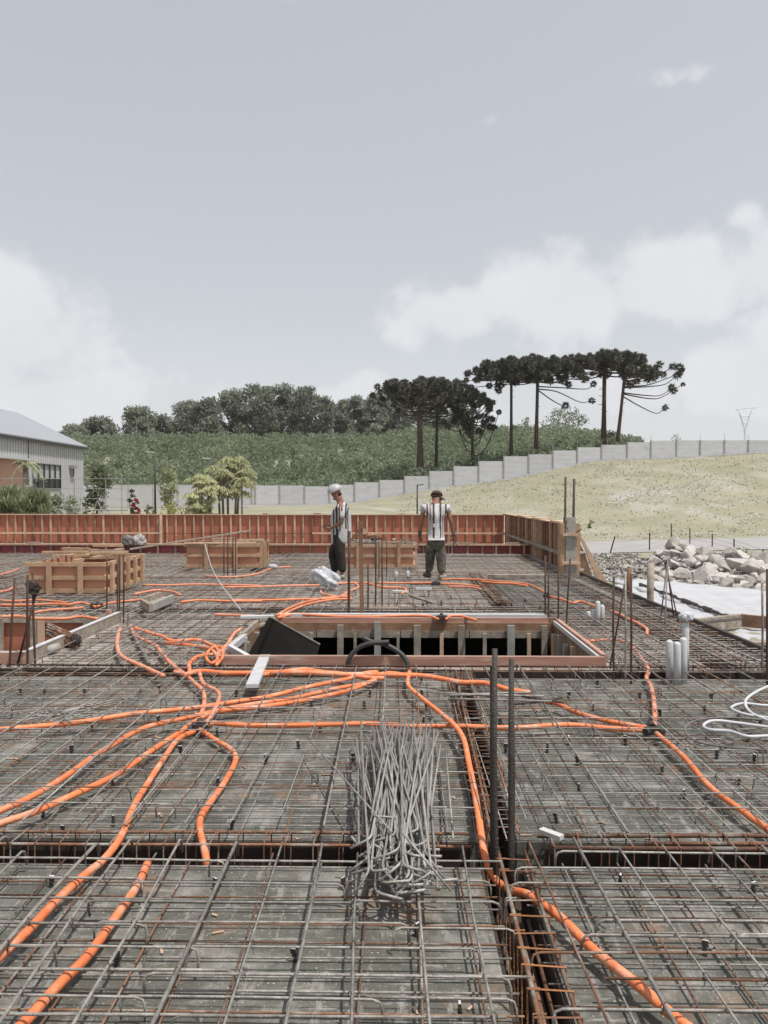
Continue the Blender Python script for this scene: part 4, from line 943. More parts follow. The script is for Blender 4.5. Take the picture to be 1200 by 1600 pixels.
def bx(name, c, s, m, label, cat, rot=0, extra=None, group=None):
    c = Vector(c); mb = MB(); mb.beam(c - Vector((math.cos(rot), math.sin(rot), 0)) * s[0] / 2, c + Vector((math.cos(rot), math.sin(rot), 0)) * s[0] / 2, s[1], s[2])
    if extra: extra(mb, c)
    return tag(mb.build(name, m), label, cat, group)
def collar(mb, c):
    for s in (-1, 1): mb.tube([c + Vector((s * .045, -.03, .0)), c + Vector((s * .065, -.045, .0))], .026, 10)
    mb.tube([c + Vector((0, .01, .02)), c + Vector((0, .05, .03))], .025, 10)
bx('conduit_joint', at(310, 1136, .06), (.10, .07, .05), rubber, 'black joint box where the orange conduits meet on the left', 'junction box', extra=collar)
bx('conduit_joint', at(1020, 1141, .06), (.12, .07, .05), rubber, 'black joint box where the orange conduits meet on the right', 'junction box', extra=collar)
bx('conduit_joint', at(690, 965, .13), (.11, .12, .06), rubber, 'small black joint box on the back rim of the stair opening', 'junction box', extra=collar)
bx('conduit_joint', at(681, 912, .13), (.14, .12, .06), rubber, 'small black joint box at the feet of the man seen from behind', 'junction box', extra=collar)
bx('conduit_joint', at(151, 946, .13), (.14, .12, .06), rubber, 'small dark joint box below the large formwork box', 'junction box', extra=collar)
bx('conduit_joint', at(856, 931, .13), (.10, .10, .05), rubber, 'small dark joint box left of the short white pipes', 'junction box', extra=collar)
# tie clamp at (850,1097)
ct = thing('splice_bars', at(780, 1095, .12), 'short bundle of dark bars lying across the beam cage right of centre', 'steel bars')
for i, (a, b) in enumerate([((692, 1083), (850, 1088)), ((700, 1092), (862, 1096)), ((695, 1087), (830, 1082)), ((800, 1101), (878, 1091)), ((815, 1088), (880, 1098))]):
    MB().tube(wob(at(*a, .125), at(*b, .13), 4), .009, 6).build('bar', darkst if i > 2 else steel, ct, True)
bx('tie', at(832, 1093, .13), (.05, .05, .05), darkst, 'x', 'x'); 
o = bpy.data.objects['tie']; o.parent = ct; o.matrix_parent_inverse = Matrix.Translation(-Vector(ct.location)); del o['label']; del o['category']

# hoses
P = [atY(543, 1053, 7.3), atY(545, 1031, 7.3), atY(557, 1015, 7.32), atY(575, 1006, 7.33), atY(608, 1003, 7.34)]
tag(MB().tube(smooth_pts(P, 6), .024, 10).build('black_hose', rubber, None, True), 'black hose arching up in front of the stair opening, left piece', 'hose')
P = [atY(566, 996, 7.42), atY(582, 1003, 7.40), atY(602, 1007, 7.38), atY(626, 1021, 7.35), atY(636, 1036, 7.32), atY(637, 1052, 7.3)]
tag(MB().tube(smooth_pts(P, 6), .024, 10).build('black_hose', rubber, None, True), 'black hose arching up in front of the stair opening, right piece', 'hose')
P = [atY(405, 1049, 7.25), atY(425, 1043, 7.27), atY(448, 1041, 7.27), atY(475, 1047, 7.25)]
tag(MB().tube(smooth_pts(P, 6), .02, 8).build('green_hose', greyh, None, True), 'dull grey-green hose bowing behind the orange conduits at the opening', 'hose')
conduit([(1260, 1050), (1200, 1073), (1177, 1083), (1165, 1097), (1171, 1111), (1200, 1126), (1260, 1150)], 'white hose loop, the upper one at the right edge', r=.011, z=.125, m=pvc, name='white_hose', cat='hose')
conduit([(1260, 1100), (1200, 1102), (1160, 1100), (1143, 1104), (1150, 1112), (1180, 1118), (1260, 1130)], 'white hose loop, the middle one at the right edge', r=.010, z=.12, m=pvc, name='white_hose', cat='hose')
conduit([(1260, 1143), (1200, 1135), (1150, 1129), (1115, 1127), (1099, 1133), (1108, 1139), (1140, 1143), (1167, 1151), (1200, 1149), (1260, 1147)], 'white hose loop, the lowest one at the right edge', r=.010, z=.12, m=pvc, name='white_hose', cat='hose')
conduit([(1190, 1125), (1130, 1120), (1085, 1127), (1070, 1142), (1090, 1158), (1140, 1168), (1195, 1172)], 'thin grey hose ring lying under the white hose loops', r=.006, z=.12, m=greyh, name='thin_hose', cat='hose')

# ------------------------------------------------------------------ upright bars
def starter(px, top, bot, r, label, z0=-.1, lean=0, m=rustd, Y=None, group=None, cat='starter bar'):
    B = at(px, bot, .05); Yv = B.y; T = atY(px + lean, top, Yv)
    P = [Vector((B.x, Yv, z0)), B, B.lerp(T, .5) + Vector((random.uniform(-.006, .006), 0, 0)), T]
    o = MB().tube(P, r, 7).build('starter_bar', m, None, True)
    return tag(o, label, cat, group)
starter(775, 1014, 1343, .0122, 'thick dark upright bar, left one of the near pair', m=darkst, z0=-.2, lean=-2)
starter(769, 1040, 1338, .0105, 'thick dark upright bar tied to the left one of the near pair, slightly shorter', m=darkst, z0=-.2)
starter(798, 1030, 1343, .0122, 'thick dark upright bar, right one of the near pair', m=darkst, z0=-.2, lean=1)
starter(801, 1052, 1335, .0105, 'thick dark upright bar tied to the right one of the near pair, slightly shorter', m=darkst, z0=-.2, lean=-2)
st = [(545, 830, 967, .018, 'thick dark upright bar in front of the helmeted man', 1), (575, 881, 953, .012, 'short thin upright bar just right of the brown stake'),
      (587, 836, 950, .011, 'tall thin upright bar, second right of the brown stake'), (597, 845, 950, .011, 'tall thin upright bar, rightmost in the centre cluster'),
      (592, 845, 905, .010, 'thin upright bar behind the centre cluster, left'), (604, 842, 903, .010, 'thin upright bar behind the centre cluster, right'),
      (15, 903, 1042, .011, 'leaning upright bar, leftmost beside the left pit', 8), (43, 898, 1047, .011, 'straight upright bar, second from the left beside the left pit'),
      (55, 893, 1036, .011, 'slightly leaning upright bar, rightmost at the left pit', -4), (27, 1040, 1040.5, .01, 'x'),
      (167, 870, 963, .011, 'thin upright bar, left one right of the large formwork box'), (184, 872, 967, .011, 'thin upright bar, middle one right of the large formwork box'),
      (187, 866, 962, .010, 'thin upright bar tight behind the middle one near the large formwork box'), (193, 866, 968, .011, 'thin upright bar, right one near the large formwork box'),
      (350, 840, 900, .013, 'rusty upright bar, first of four before the second formwork box'), (356, 838, 901, .013, 'rusty upright bar, second of four before the second formwork box'),
      (364, 838, 899, .013, 'rusty upright bar, third of four before the second formwork box'), (368, 836, 900, .013, 'rusty upright bar, last of four before the second formwork box'),
      (852, 868, 971, .012, 'thin upright bar, first of the four right of the opening'), (857, 890, 971, .011, 'thin upright bar, second of the four right of the opening'),
      (872, 889, 976, .011, 'thin upright bar, third of the four right of the opening'), (885, 873, 977, .011, 'thin leaning upright bar, last of the four, passing the concrete column', 6),
      (959, 901, 1057, .010, 'tall thin upright bar, left one before the stump posts'), (977, 897, 1055, .009, 'tall pale upright bar, middle one before the stump posts'),
      (986, 897, 1060, .010, 'tall thin upright bar, right one before the stump posts'), (954, 912, 1037, .009, 'leaning dark bar crossing the tall ones before the stump posts', 22),
      (1191, 911, 1047, .010, 'grey upright bar near the right edge of the picture'), (1199, 889, 1062, .012, 'dark upright bar at the very right edge of the picture')]
for s in st:
    if s[4] == 'x': continue
    starter(s[0], s[1], s[2], s[3], s[4], lean=s[5] if len(s) > 5 else 0, m=steel if 'grey' in s[4] or 'pale' in s[4] else rustd)
B = at(27, 1040, .05); tag(MB().tube([B, atY(62, 905, B.y + .15)], .011, 7).build('starter_bar', rustd, None, True), 'slanting bar crossing the three uprights at the left pit', 'starter bar')
B = atY(52, 920, 7.25); m_ = MB(); 
for i in range(14): 
    c = B + Vector((uni(-.03, .03), uni(-.02, .02), uni(-.05, .05))); m_.beam(c - Vector((uni(.02, .05), 0, uni(-.03, .03))), c + Vector((uni(.02, .05), .01, uni(-.03, .03))), .03, .03)
tag(m_.build('tie_knot', darkst), 'dark knot of wire tied round the crossing bars at the left', 'wire knot')
tp = atY(1040, 869, 10.0)
tt_ = thing('bar_tripod', (tp.x, 10, 0), 'four thin bars leaning together in a tripod before the rocks', 'steel bars')
for a in [(1032, 969), (1039, 981), (1053, 968), (1061, 976)]:
    B = at(*a, .06); MB().tube([B, tp + Vector((uni(-.03, .03), 0, uni(-.1, .03)))], .009, 6).build('bar', rustd if a[0] > 1045 else steel, tt_, True)
m_ = MB(); m_.tube([tp - Vector((.04, 0, .05)), tp + Vector((.05, 0, -.03))], .035, 7); m_.tube([tp - Vector((.03, 0, -.02)), tp + Vector((.0, 0, .06))], .03, 7); m_.build('tie', conc, tt_)
# brown stake
B = at(566, 967, .05); T = atY(563, 815, B.y)
sk = thing('timber_stake', B, 'brown timber stake with a small block nailed to it, right of the helmeted man', 'stake')
MB().beam((B.x, B.y, -.1), (T.x, T.y, T.z), .055, .04, up=(0, 1, 0)).build('stake', woodb, sk)
c = atY(571, 829, B.y); MB().beam(c - Vector((.05, 0, 0)), c + Vector((.03, 0, 0)), .04, .04).build('block', wood, sk)
c = atY(557, 838, B.y); MB().beam(c - Vector((.07, 0, .05)), c + Vector((.06, 0, .12)), .03, .03).build('brace', woodb, sk)
bx('timber_strip', at(600, 950, .1), (.4, .03, .03), wood, 'short strip tying the feet of the centre upright bars', 'timber strip')

# white pipes
def pipe(px, top, bot, r, label, lean=0):
    B = at(px, bot, .02); T = atY(px + lean, top, B.y); h = T.z
    P = [Vector((B.x, B.y, 0)), Vector((B.x, B.y, h * .5)), Vector((T.x, B.y, h - .02)), Vector((T.x, B.y, h - .008)), Vector((T.x, B.y, h))]
    rr = [r, r, r * 1.04, r * .85, r * .35]
    o = MB().tube(P, r, 14, rf=lambda i: rr[i]).build('white_pipe', pvc, None, True)
    return tag(o, label, 'pipe')
pipe(1046, 1000, 1064, .031, 'short upright white pipe, front left of the near group')
pipe(1058, 1003, 1068, .031, 'short upright white pipe, front middle of the near group')
pipe(1068, 996, 1065, .031, 'upright white pipe, front right of the near group')
pipe(1071, 972, 1052, .031, 'tall upright white pipe of the near group, topped with a plastic bag')
pipe(919.5, 955, 973, .029, 'stubby white pipe, leftmost of the far group')
pipe(928, 952, 975, .029, 'stubby white pipe, second from left of the far group')
pipe(934, 939, 976, .031, 'white pipe, tallest of the far group')
pipe(941, 945, 975, .029, 'white pipe, rightmost of the far group')
pipe(619, 893, 905, .035, 'little white pipe stub left of the man seen from behind')
pipe(637, 892, 906, .035, 'little white pipe stub nearest to the man seen from behind')
def crumple(name, c, s, m, label, cat, seed=1, sub=3, amp=.35, group=None, rot=0):
    bm = bmesh.new(); bmesh.ops.create_icosphere(bm, subdivisions=sub, radius=1); rs = random.Random(seed)
    ph = [(Vector((rs.uniform(-1, 1), rs.uniform(-1, 1), rs.uniform(-1, 1))).normalized() * rs.uniform(2, 7), rs.uniform(0, 6)) for _ in range(9)]
    for v in bm.verts:
        q = sum(abs(math.sin(v.co.dot(k) + p)) for k, p in ph) / 9 - .6
        v.co *= 1 + amp * q * 2; v.co = Vector((v.co.x * s[0], v.co.y * s[1], v.co.z * s[2]))
        if v.co.z < -s[2] * .6: v.co.z = -s[2] * .6
    me = bpy.data.meshes.new(name); bm.to_mesh(me); bm.free(); me.materials.append(m)
    o = bpy.data.objects.new(name, me); COL.objects.link(o); o.location = c; o.rotation_euler.z = rot
    return tag(o, label, cat, group)
c = atY(1072, 964, at(1071, 1052, .02).y)
crumple('plastic_bag', c, (.07, .05, .05), plas, 'crumpled plastic bag tied over the tallest near white pipe', 'plastic bag', 3)
# the white sack beside the helmeted man
c = at(509, 905, .2); crumple('white_sack', c, (.26, .2, .17), plas, 'white plastic sack slumped on the bars at the feet of the helmeted man', 'sack', 8, 4, .45, rot=-.6)
o = bpy.data.objects['white_sack']; o.rotation_euler = (0, R(28), -.3)
c = at(427, 885, .17); crumple('rag', c, (.1, .08, .05), plas, 'small pale crumpled rag near the second formwork box', 'rag', 5, 3)
c = at(210, 868, .2); cc_ = atY(201, 846, 20.7); crumple('grey_bundle', cc_, (.18, .14, .17), greyh, 'grey rubbery bundle sitting on the low red boards, left half', 'bundle', 11, 3, .5)
cc_ = atY(218, 845, 20.7); crumple('grey_bundle', cc_, (.17, .14, .17), conc, 'grey bundle sitting on the low red boards, right half with a pale fold', 'bundle', 12, 3, .5)
# ------------------------------------------------------------------ back formwork
bwk = thing('back_formwork', (-6, 26.1, 0), 'long orange plywood formwork wall closing the back of the deck', 'formwork')
x = -16.5; i = 0
while x < 3.6:
    x2 = min(x + 1.22, 3.64); MB().box(x, x2 - .006, 26.1 + .002 * (i % 2), 26.13, -.1, 1.0).build('plywood_sheet', ply, bwk); x = x2; i += 1
    if x2 >= 3.64: break
x = -16.4; i = 0
while x < 3.5:
    MB().box(x, x + .05 + .012 * (i % 3 == 0), 26.03 + random.uniform(0, .02), 26.098, -.1, 1.0).build('stud', wood if random.random() < .75 else woodb, bwk); x += .305 + random.uniform(-.02, .02); i += 1
m_ = MB(); m_.box(-16.5, -8, 26.0, 26.14, 1.003, 1.035); m_.box(-8, -1, 26.01, 26.15, 1.003, 1.03); m_.box(-1, 3.7, 26.0, 26.14, 1.003, 1.033); m_.build('top_plate', wood, bwk)
m_ = MB(); A = atY(252, 833, 26); m_.box(-16.5, A.x, 25.97, 26.02, .36, .42); B = atY(488, 833, 26); m_.box(B.x, 3.6, 25.97, 26.02, .36, .42); m_.build('rail', wood, bwk)
m_ = MB(); m_.box(A.x, B.x, 26.0, 26.025, .37, .385); m_.build('thin_rail', rustd, bwk)
A = atY(252, 820, 26); m_ = MB(); m_.box(A.x - .04, A.x + .04, 25.93, 26.0, -.1, 1.0); m_.build('joint_post', wood, bwk)
for k in range(9):
    x = -15 + k * 2.1 + uni(-.5, .5); MB().box(x, x + uni(.12, .25), 26.02, 26.1, 1.036, 1.036 + uni(.02, .04)).build('nailed_block', woodb, bwk)
# low boards in front
lw = thing('low_edge_formwork', (-6, 21, 0), 'low line of red plywood boards across the deck in front of the tall formwork', 'formwork')
xs_ = [-12.5, -9.3, -6.2, -4.2]; 
def lowseg(xa, xb, m, st=.5):
    x = xa; i = 0
    while x < xb - .05:
        x2 = min(x + 1.22, xb); MB().box(x, x2 - .005, 20.98, 21.0 + .002 * (i % 2), -.0, .30).build('board', m, lw); x = x2; i += 1
    x = xa + .1
    while x < xb: MB().box(x, x + .045, 20.92, 20.978, -.0, .30).build('stud', random.choice([wood, woodg]), lw); x += st * uni(.93, 1.07)
lowseg(-13, -5.2, plum); lowseg(-5.2, .2, ply, .45); lowseg(.2, 3.64, plum, .40)
m_ = MB(); m_.box(-13, -3.5, 20.86, 21.02, .303, .35); m_.box(-3.5, 3.6, 20.87, 21.02, .303, .345); m_.build('top_rail', wood, lw)
m_ = MB(); m_.box(-13, 3.64, 20.88, 20.918, .02, .06); m_.build('bottom_rail', woodg, lw)
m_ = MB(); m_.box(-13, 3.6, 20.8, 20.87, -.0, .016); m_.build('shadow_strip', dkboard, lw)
for (px, py, lb) in [(708, 852, 'small grey scrap on the low rail right of the man seen from behind'), (730, 852, 'flat pale scrap on the low rail near the man seen from behind'), (800, 853, 'flat pale scrap on the low rail close to its right end'), (52, 851, 'flat pale scrap on the low rail at the far left')]:
    c = atY(px, py, 20.93); bx('scrap_board', (c.x, 20.93, .37), (.35, .08, .03), woodg, lb, 'scrap board')
# right formwork
rw = thing('side_formwork', (3.7, 21, 0), 'right-hand formwork wall of closely spaced brown studs running back from the concrete column', 'formwork')
y = 15.9; i = 0
while y < 26:
    y2 = min(y + 1.22, 26.0); MB().box(3.70, 3.73 + .002 * (i % 2), y, y2 - .005, -.02, 1.03).build('plywood_sheet', ply, rw); y = y2; i += 1
y = 15.95
while y < 25.9: MB().box(3.62, 3.698, y, y + random.choice([.045, .05, .07]), -.02, 1.03).build('stud', random.choice([woodb, wood, woodb]), rw); y += uni(.22, .34)
m_ = MB(); m_.box(3.56, 3.617, 15.9, 20.4, .36, .44); m_.box(3.57, 3.617, 20.4, 25.9, .36, .43); m_.build('rail', woodg, rw)
m_ = MB(); m_.box(3.57, 3.618, 15.9, 20.9, .0, .07); m_.build('bottom_rail', woodg, rw)
m_ = MB(); m_.box(3.60, 3.78, 15.8, 26.1, 1.034, 1.06); m_.build('top_plate', wood, rw)
for yy, zz in [(17, 1.062), (19.5, 1.062), (22, 1.062)]: MB().box(3.62, 3.95, yy, yy + 1.2, zz, zz + .02).build('loose_lath', wood, rw)

# concrete column
Yc = 15.42
cb = thing('concrete_column', (3.58, Yc, 0), 'square concrete column stub clamped in timber at the end of the side formwork', 'column')
xa, xb = atY(884, 850, Yc).x, atY(899, 850, Yc).x
zt = atY(890, 808, Yc).z
MB().box(xa, xb, Yc - .02, Yc + .25, -.1, zt).build('shaft', conc, cb)
m_ = MB(); zt2 = atY(890, 818, Yc).z
m_.box(atY(876, 850, Yc).x, xa - .003, Yc + .0, Yc + .3, -.05, zt2); m_.build('side_form', woody, cb)
m_ = MB(); m_.box(xb + .003, atY(906, 850, Yc).x, Yc + .0, Yc + .3, -.05, zt2); m_.build('side_form', wood, cb)
for yy in (835, 879):
    z = atY(890, yy, Yc).z; MB().box(atY(878, 850, Yc).x, atY(905, 850, Yc).x, Yc - .09, Yc - .022, z - .03, z + .02).build('clamp', wood, cb)
for (px, top, bt_, lb) in [(883, 745, 812, 'left'), (896, 748, 810, 'right')]:
    P = [atY(px, bt_ + 10, Yc + .1), atY(px, bt_, Yc + .1), atY(px + (.5 if lb == 'left' else 1), top, Yc + .1)]
    MB().tube(P, .022 if lb == 'left' else .026, 7).build('column_bar', rustd if lb == 'left' else darkst, cb, True)
m_ = MB(); m_.tube([atY(900, 832, Yc - .05), atY(909, 827, Yc - .1)], .01, 5); m_.tube([atY(886, 812, Yc - .05), atY(884, 822, Yc - .05), atY(888, 830, Yc - .05)], .008, 5); m_.build('tie_wire', rustd, cb)
br_ = thing('column_brace', (3.9, Yc + .2, 0), 'pale triangular timber brace propping the column on its outer side', 'brace')
def plank(a, b, w, th, m, name, par, up=(0, 1, 0)): return MB().beam(a, b, w, th, up).build(name, m, par)
Yb = Yc + .28
m_ = prism([(0, 0), (1, 0)], 0, 1) if False else None
def poly_plate(pxs, Y, th, m, name, par):
    P = [atY(a, b, Y) for a, b in pxs]; mb = MB(); n = len(P)
    mb.add([(p.x, Y, p.z) for p in P] + [(p.x, Y + th, p.z) for p in P], [tuple(range(n)), tuple(range(2 * n - 1, n - 1, -1))] + [(i, i + n, (i + 1) % n + n, (i + 1) % n) for i in range(n)])
    return mb.build(name, m, par)
poly_plate([(904, 834), (911, 842), (955, 921), (945, 921), (936, 912)], Yb, .05, wood, 'plank', br_)
poly_plate([(906, 848), (913, 862), (929, 912), (919, 906), (904, 892)], Yb + .08, .04, woody, 'plank', br_)
poly_plate([(902, 822), (907, 826), (907, 905), (902, 903)], Yb - .03, .03, wood, 'upright', br_)
for yy in (863, 890): c = atY(907, yy, Yb - .05); MB().box(c.x - .03, c.x + .06, Yb - .09, Yb - .04, c.z - .02, c.z + .02).build('block', lampm, br_)

# ------------------------------------------------------------------ box formworks
def boxform(x0, x1, y0, y1, z0, z1, label, nfx, nsy, rails, seed=1, sidem=woody, clutter=10):
    rs = random.Random(seed); t = thing('formwork_box', ((x0 + x1) / 2, (y0 + y1) / 2, z0), label, 'formwork box')
    MB().box(x0, x1, y0, y0 + .018, z0, z1 - .02).build('front_panel', ply2, t); MB().box(x1 - .018, x1, y0 + .02, y1, z0, z1 - .02).build('side_panel', ply2, t)
    MB().box(x0, x1, y1 + .001, y1 + .019, z0, z1 - .02).build('rear_panel', ply, t); MB().box(x0, x0 + .018, y0 + .02, y1, z0, z1 - .02).build('side_panel', ply2, t)
    h = z1 - z0
    for f in rails:
        z = z0 + h * f; MB().box(x0 - .05, x1 + .05, y0 - .045, y0 - .002, z - .032, z + .032).build('rail', sidem, t)
        MB().box(x1 + .002, x1 + .045, y0, y1 + .05, z - .032, z + .032).build('rail', sidem, t)
    for k in range(nfx):
        x = x0 + (x1 - x0) * (k + .7) / (nfx + .4); MB().box(x - .036, x + .036, y0 - .09, y0 - .047, z0 - .02, z1 + .02).build('stud', woody, t)
    for k in range(nsy):
        y = y0 + (y1 - y0) * (k + .5) / nsy; MB().box(x1 + .047, x1 + .09, y - .04, y + .04, z0 - .02, z1 + rs.uniform(-.02, .03)).build('stud', sidem, t)
    MB().box(x0, x1, y1 - .05, y1, z1 - .1, z1).build('rail', sidem, t)
    for k in range(clutter):
        xa = rs.uniform(x0, x1 - .3); ya = rs.uniform(y0 + .1, y1 - .1); a = rs.choice([0, 0, 1.57, .2, -.2]); ln = rs.uniform(.3, .9)
        c = Vector((xa + .15, ya, z1 - .01 + rs.uniform(0, .05) + .008 * k)); d = Vector((math.cos(a), math.sin(a), 0)) * ln / 2
        c.x = min(max(c.x, x0 + abs(d.x)), x1 - abs(d.x) + .05); c.y = min(max(c.y, y0 + abs(d.y)), y1)
        MB().beam(c - d, c + d, .08, .035).build('loose_offcut', rs.choice([wood, woodg, woody]), t)
    return t
boxform(-5.86, -4.66, 12.12, 13.95, .10, .60, 'large orange formwork box with yellow timber ribs at the left', 2, 5, (.09, .5, .93), 1, clutter=16)
boxform(-4.54, -3.02, 16.5, 17.6, .10, .62, 'second orange formwork box, behind and right of the large one', 2, 4, (.08, .52, .93), 2, clutter=4)
boxform(-1.15, .36, 16.7, 17.7, .10, .60, 'orange formwork box between the two men', 3, 2, (.06, .5, .93), 3, sidem=wood, clutter=5)
c = atY(632, 853, 17.0)
m_ = MB()
for i in range(60):
    p = c + Vector((uni(-.18, .25), uni(-.2, .1), uni(-.08, .12))); q = p + Vector((uni(-.2, .2), uni(-.1, .1), uni(-.14, .12))); m_.tube([p, p.lerp(q, .5) + Vector((uni(-.05, .05), 0, uni(-.04, .04))), q], .006, 4)
tag(m_.build('wire_tangle', greyh), 'grey-green tangle of tie wire on top of the box between the men', 'wire')
c = atY(580, 842, 16.9)
for k, (dx, dz, l, m, lb) in enumerate([(-.05, .0, .5, lampm, 'pale short board in the small heap of offcuts right of the helmeted man'), (.03, .08, .3, woodb, 'brown offcut in the middle of the small heap right of the helmeted man'), (.06, .16, .32, wood, 'topmost offcut of the small heap right of the helmeted man'), (.12, .05, .24, darkst, 'black offcut end in the small heap right of the helmeted man')]):
    bx('offcut', c + Vector((dx, 0, dz - .05)), (l, .1, .05), m, lb, 'offcut', rot=.2 * k)
A = atY(606, 850, 16.75); bx('post_block', A, (.07, .07, .1), woodg, 'dark-hollowed block on the rim of the box between the men', 'block')
# long planks resting on second box
def lp(a, b, w, h, m, label, name='plank', cat='plank'): return tag(MB().beam(a, b, w, h).build(name, m), label, cat)
lp(atY(203, 858, 16.6), atY(392, 829, 17.3), .12, .03, woodg, 'long pale plank sloping up to the right across the second formwork box')
lp(atY(290, 849, 16.45), atY(400, 848, 16.6), .14, .03, wood, 'level plank lying along the front rim of the second formwork box')
lp(atY(318, 846, 17.2), atY(423, 845, 17.4), .1, .03, woodg, 'thin grey plank lying on the rear rim of the second formwork box')
P = [atY(320, 850, 16.4), atY(326, 872, 15.8), atY(332, 890, 15.0), at(346, 914, .2), at(376, 953, .14)]
tag(MB().tube(smooth_pts(P, 5), .008, 5).build('rope', woodw, None, True), 'thin pale rope hanging from the planks down to the mesh', 'rope')
# U-shaped block
u = thing('channel_block', at(245, 944, .1), 'pale grey U-shaped timber channel on the mesh right of the large box', 'channel')
A, B, C_ = at(220, 943, .14), at(232, 949, .14), at(270, 935, .14)
MB().beam(at(221, 941, .16), at(236, 950, .16), .05, .1).build('end_board', woodg, u); MB().beam(at(236, 949, .16), at(270, 935, .16), .05, .1).build('side_board', conc, u)
MB().beam(at(224, 939, .16), at(250, 930, .16), .05, .1).build('side_board', woodg, u); MB().beam(at(230, 944, .12), at(262, 933, .12), .3, .02).build('base_board', woodg, u)
lp(at(762, 901, .12), at(852, 902, .12), .14, .09, woodg, 'grey timber baulk lying on the mesh left of the concrete column', 'timber_baulk', 'timber')
lp(at(641, 930, .13), at(678, 943, .13), .04, .03, woodg, 'thin grey lath lying diagonally on the pale mesh at rear centre', 'lath', 'lath')
lp(at(650, 920, .13), at(675, 920, .13), .06, .04, pvc, 'short white piece of pipe on the pale mesh at rear centre', 'pipe_piece', 'pipe')
lp(at(614, 924, .13), at(637, 925, .13), .12, .03, lampm, 'small white scrap at the hooked end of the rear orange conduit', 'scrap_board', 'scrap board')
lp(at(376, 964, .13), at(428, 963, .13), .1, .03, lampm, 'short white plank just left of the black panel top', 'plank')
lp(at(437, 961.5, .115), at(852, 962.5, .115), .10, .05, pvc, 'long white conduit run lying behind the stair opening', 'white_duct', 'duct')
lp(at(845, 1297, .125), at(878, 1309, .125), .035, .02, lampm, 'white wooden chip lying on the mesh right of the near upright bars', 'wood_chip', 'wood chip')
# fine wire litter
for (cx, cy, w_, n_, lb) in [(60, 1120, 62, 46, 'scattered pile of thin tie wires on the left of the mesh'), (90, 1115, 40, 26, 'second scatter of thin tie wires overlapping the first on the left'), (890, 1185, 22, 0, '')]:
    if not n_: continue
    m_ = MB()
    for i in range(n_):
        a = at(cx + uni(-w_, w_), cy + uni(-10, 10), .01); an = uni(-.7, .7); l = uni(.15, .4); m_.tube([a, a + Vector((math.cos(an) * l, math.sin(an) * l, uni(0, .05)))], .003, 4)
    tag(m_.build('tie_wires', steel_b), lb, 'wire')

# ------------------------------------------------------------------ stair opening frame
of = thing('opening_frame', ((OX0 + OX1) / 2, (OY0 + OY1) / 2, 0), 'timber-framed stair opening in the middle of the deck', 'opening frame')
MB().box(OX0 - .02, OX1 + .02, OY0 - .05, OY0 - .003, -.26, .105).build('front_board', woodp, of)
MB().box(OX0, OX1, OY0, OY0 + .04, -.0, .098).build('front_lath', woodg, of)
MB().box(OX0 + .2, OX1, OY1 + .003, OY1 + .05, -.095, .12).build('back_board', woodp, of)
MB().box(OX0, OX1, OY1 - .02, OY1 + .0, -.04, .06).build('back_ply', woodb, of)
m_ = MB(); x = OX0
while x < OX1 - .05: x2 = min(x + uni(.7, 1.2), OX1); m_.box(x, x2 - .01, OY1 - .03 + uni(-.004, .004), OY1 - .005, -.125, -.04 + uni(-.006, .004)); x = x2
m_.build('back_plank', woodg, of)
MB().box(OX0, OX1, OY1 - .045, OY1 - .004, -.40, -.355).build('lower_lath', woodg, of)
MB().box(OX1 + .003, OX1 + .045, OY0, OY1, -.27, .12).build('side_board', woodp, of)
MB().box(OX1 - .03, OX1 - .002, OY0, OY1, .045, .095).build('side_lath', lampm, of)
MB().box(OX1 - .02, OX1 - .002, OY0, OY1, -.36, .04).build('side_ply', woodb, of)
MB().box(OX0 - .045, OX0 - .003, OY0 + 0, OY1, -.27, .10).build('side_board', woodg, of)
MB().box(OX0 + .0, OX0 + .02, OY0, OY1, -.4, .06).build('side_ply', woodb, of)
for px, wd, m in [(532, .075, woodg), (487, .04, woodg), (590, .08, conc), (555, .035, woodg), (622, .035, woodg), (652, .085, woodg), (690, .045, wood), (721, .085, woodg), (757, .045, woodg), (798, .09, conc), (826, .045, wood), (850, .07, woodg)]:
    x = atY(px, 1000, OY1 - .05).x; top = .04 if wd > .06 else -.06
    if px == 590: top = .08
    MB().box(x - wd / 2, x + wd / 2, OY1 - .09, OY1 - .046, -.45, top).build('post', m, of)
for k, yy in enumerate([7.75, 8.05, 8.4, 8.75, 9.1, 9.4]): MB().box(OX1 - .07, OX1 - .022, yy, yy + (.1 if k % 2 else .05), -.5, .0 - .05 * (k % 2)).build('post', [woodg, conc, wood][k % 3], of)
for k, yy in enumerate([7.9, 8.5, 9.1]): MB().box(OX0 + .022, OX0 + .07, yy, yy + .07, -.5, .02).build('post', woodg, of)
MB().beam(atY(398, 1028, 7.6) + Vector((0, 0, 0)), atY(352, 1010, 7.7) + Vector((0, 0, .06)), .06, .05).build('strut', woodw, of) if False else None
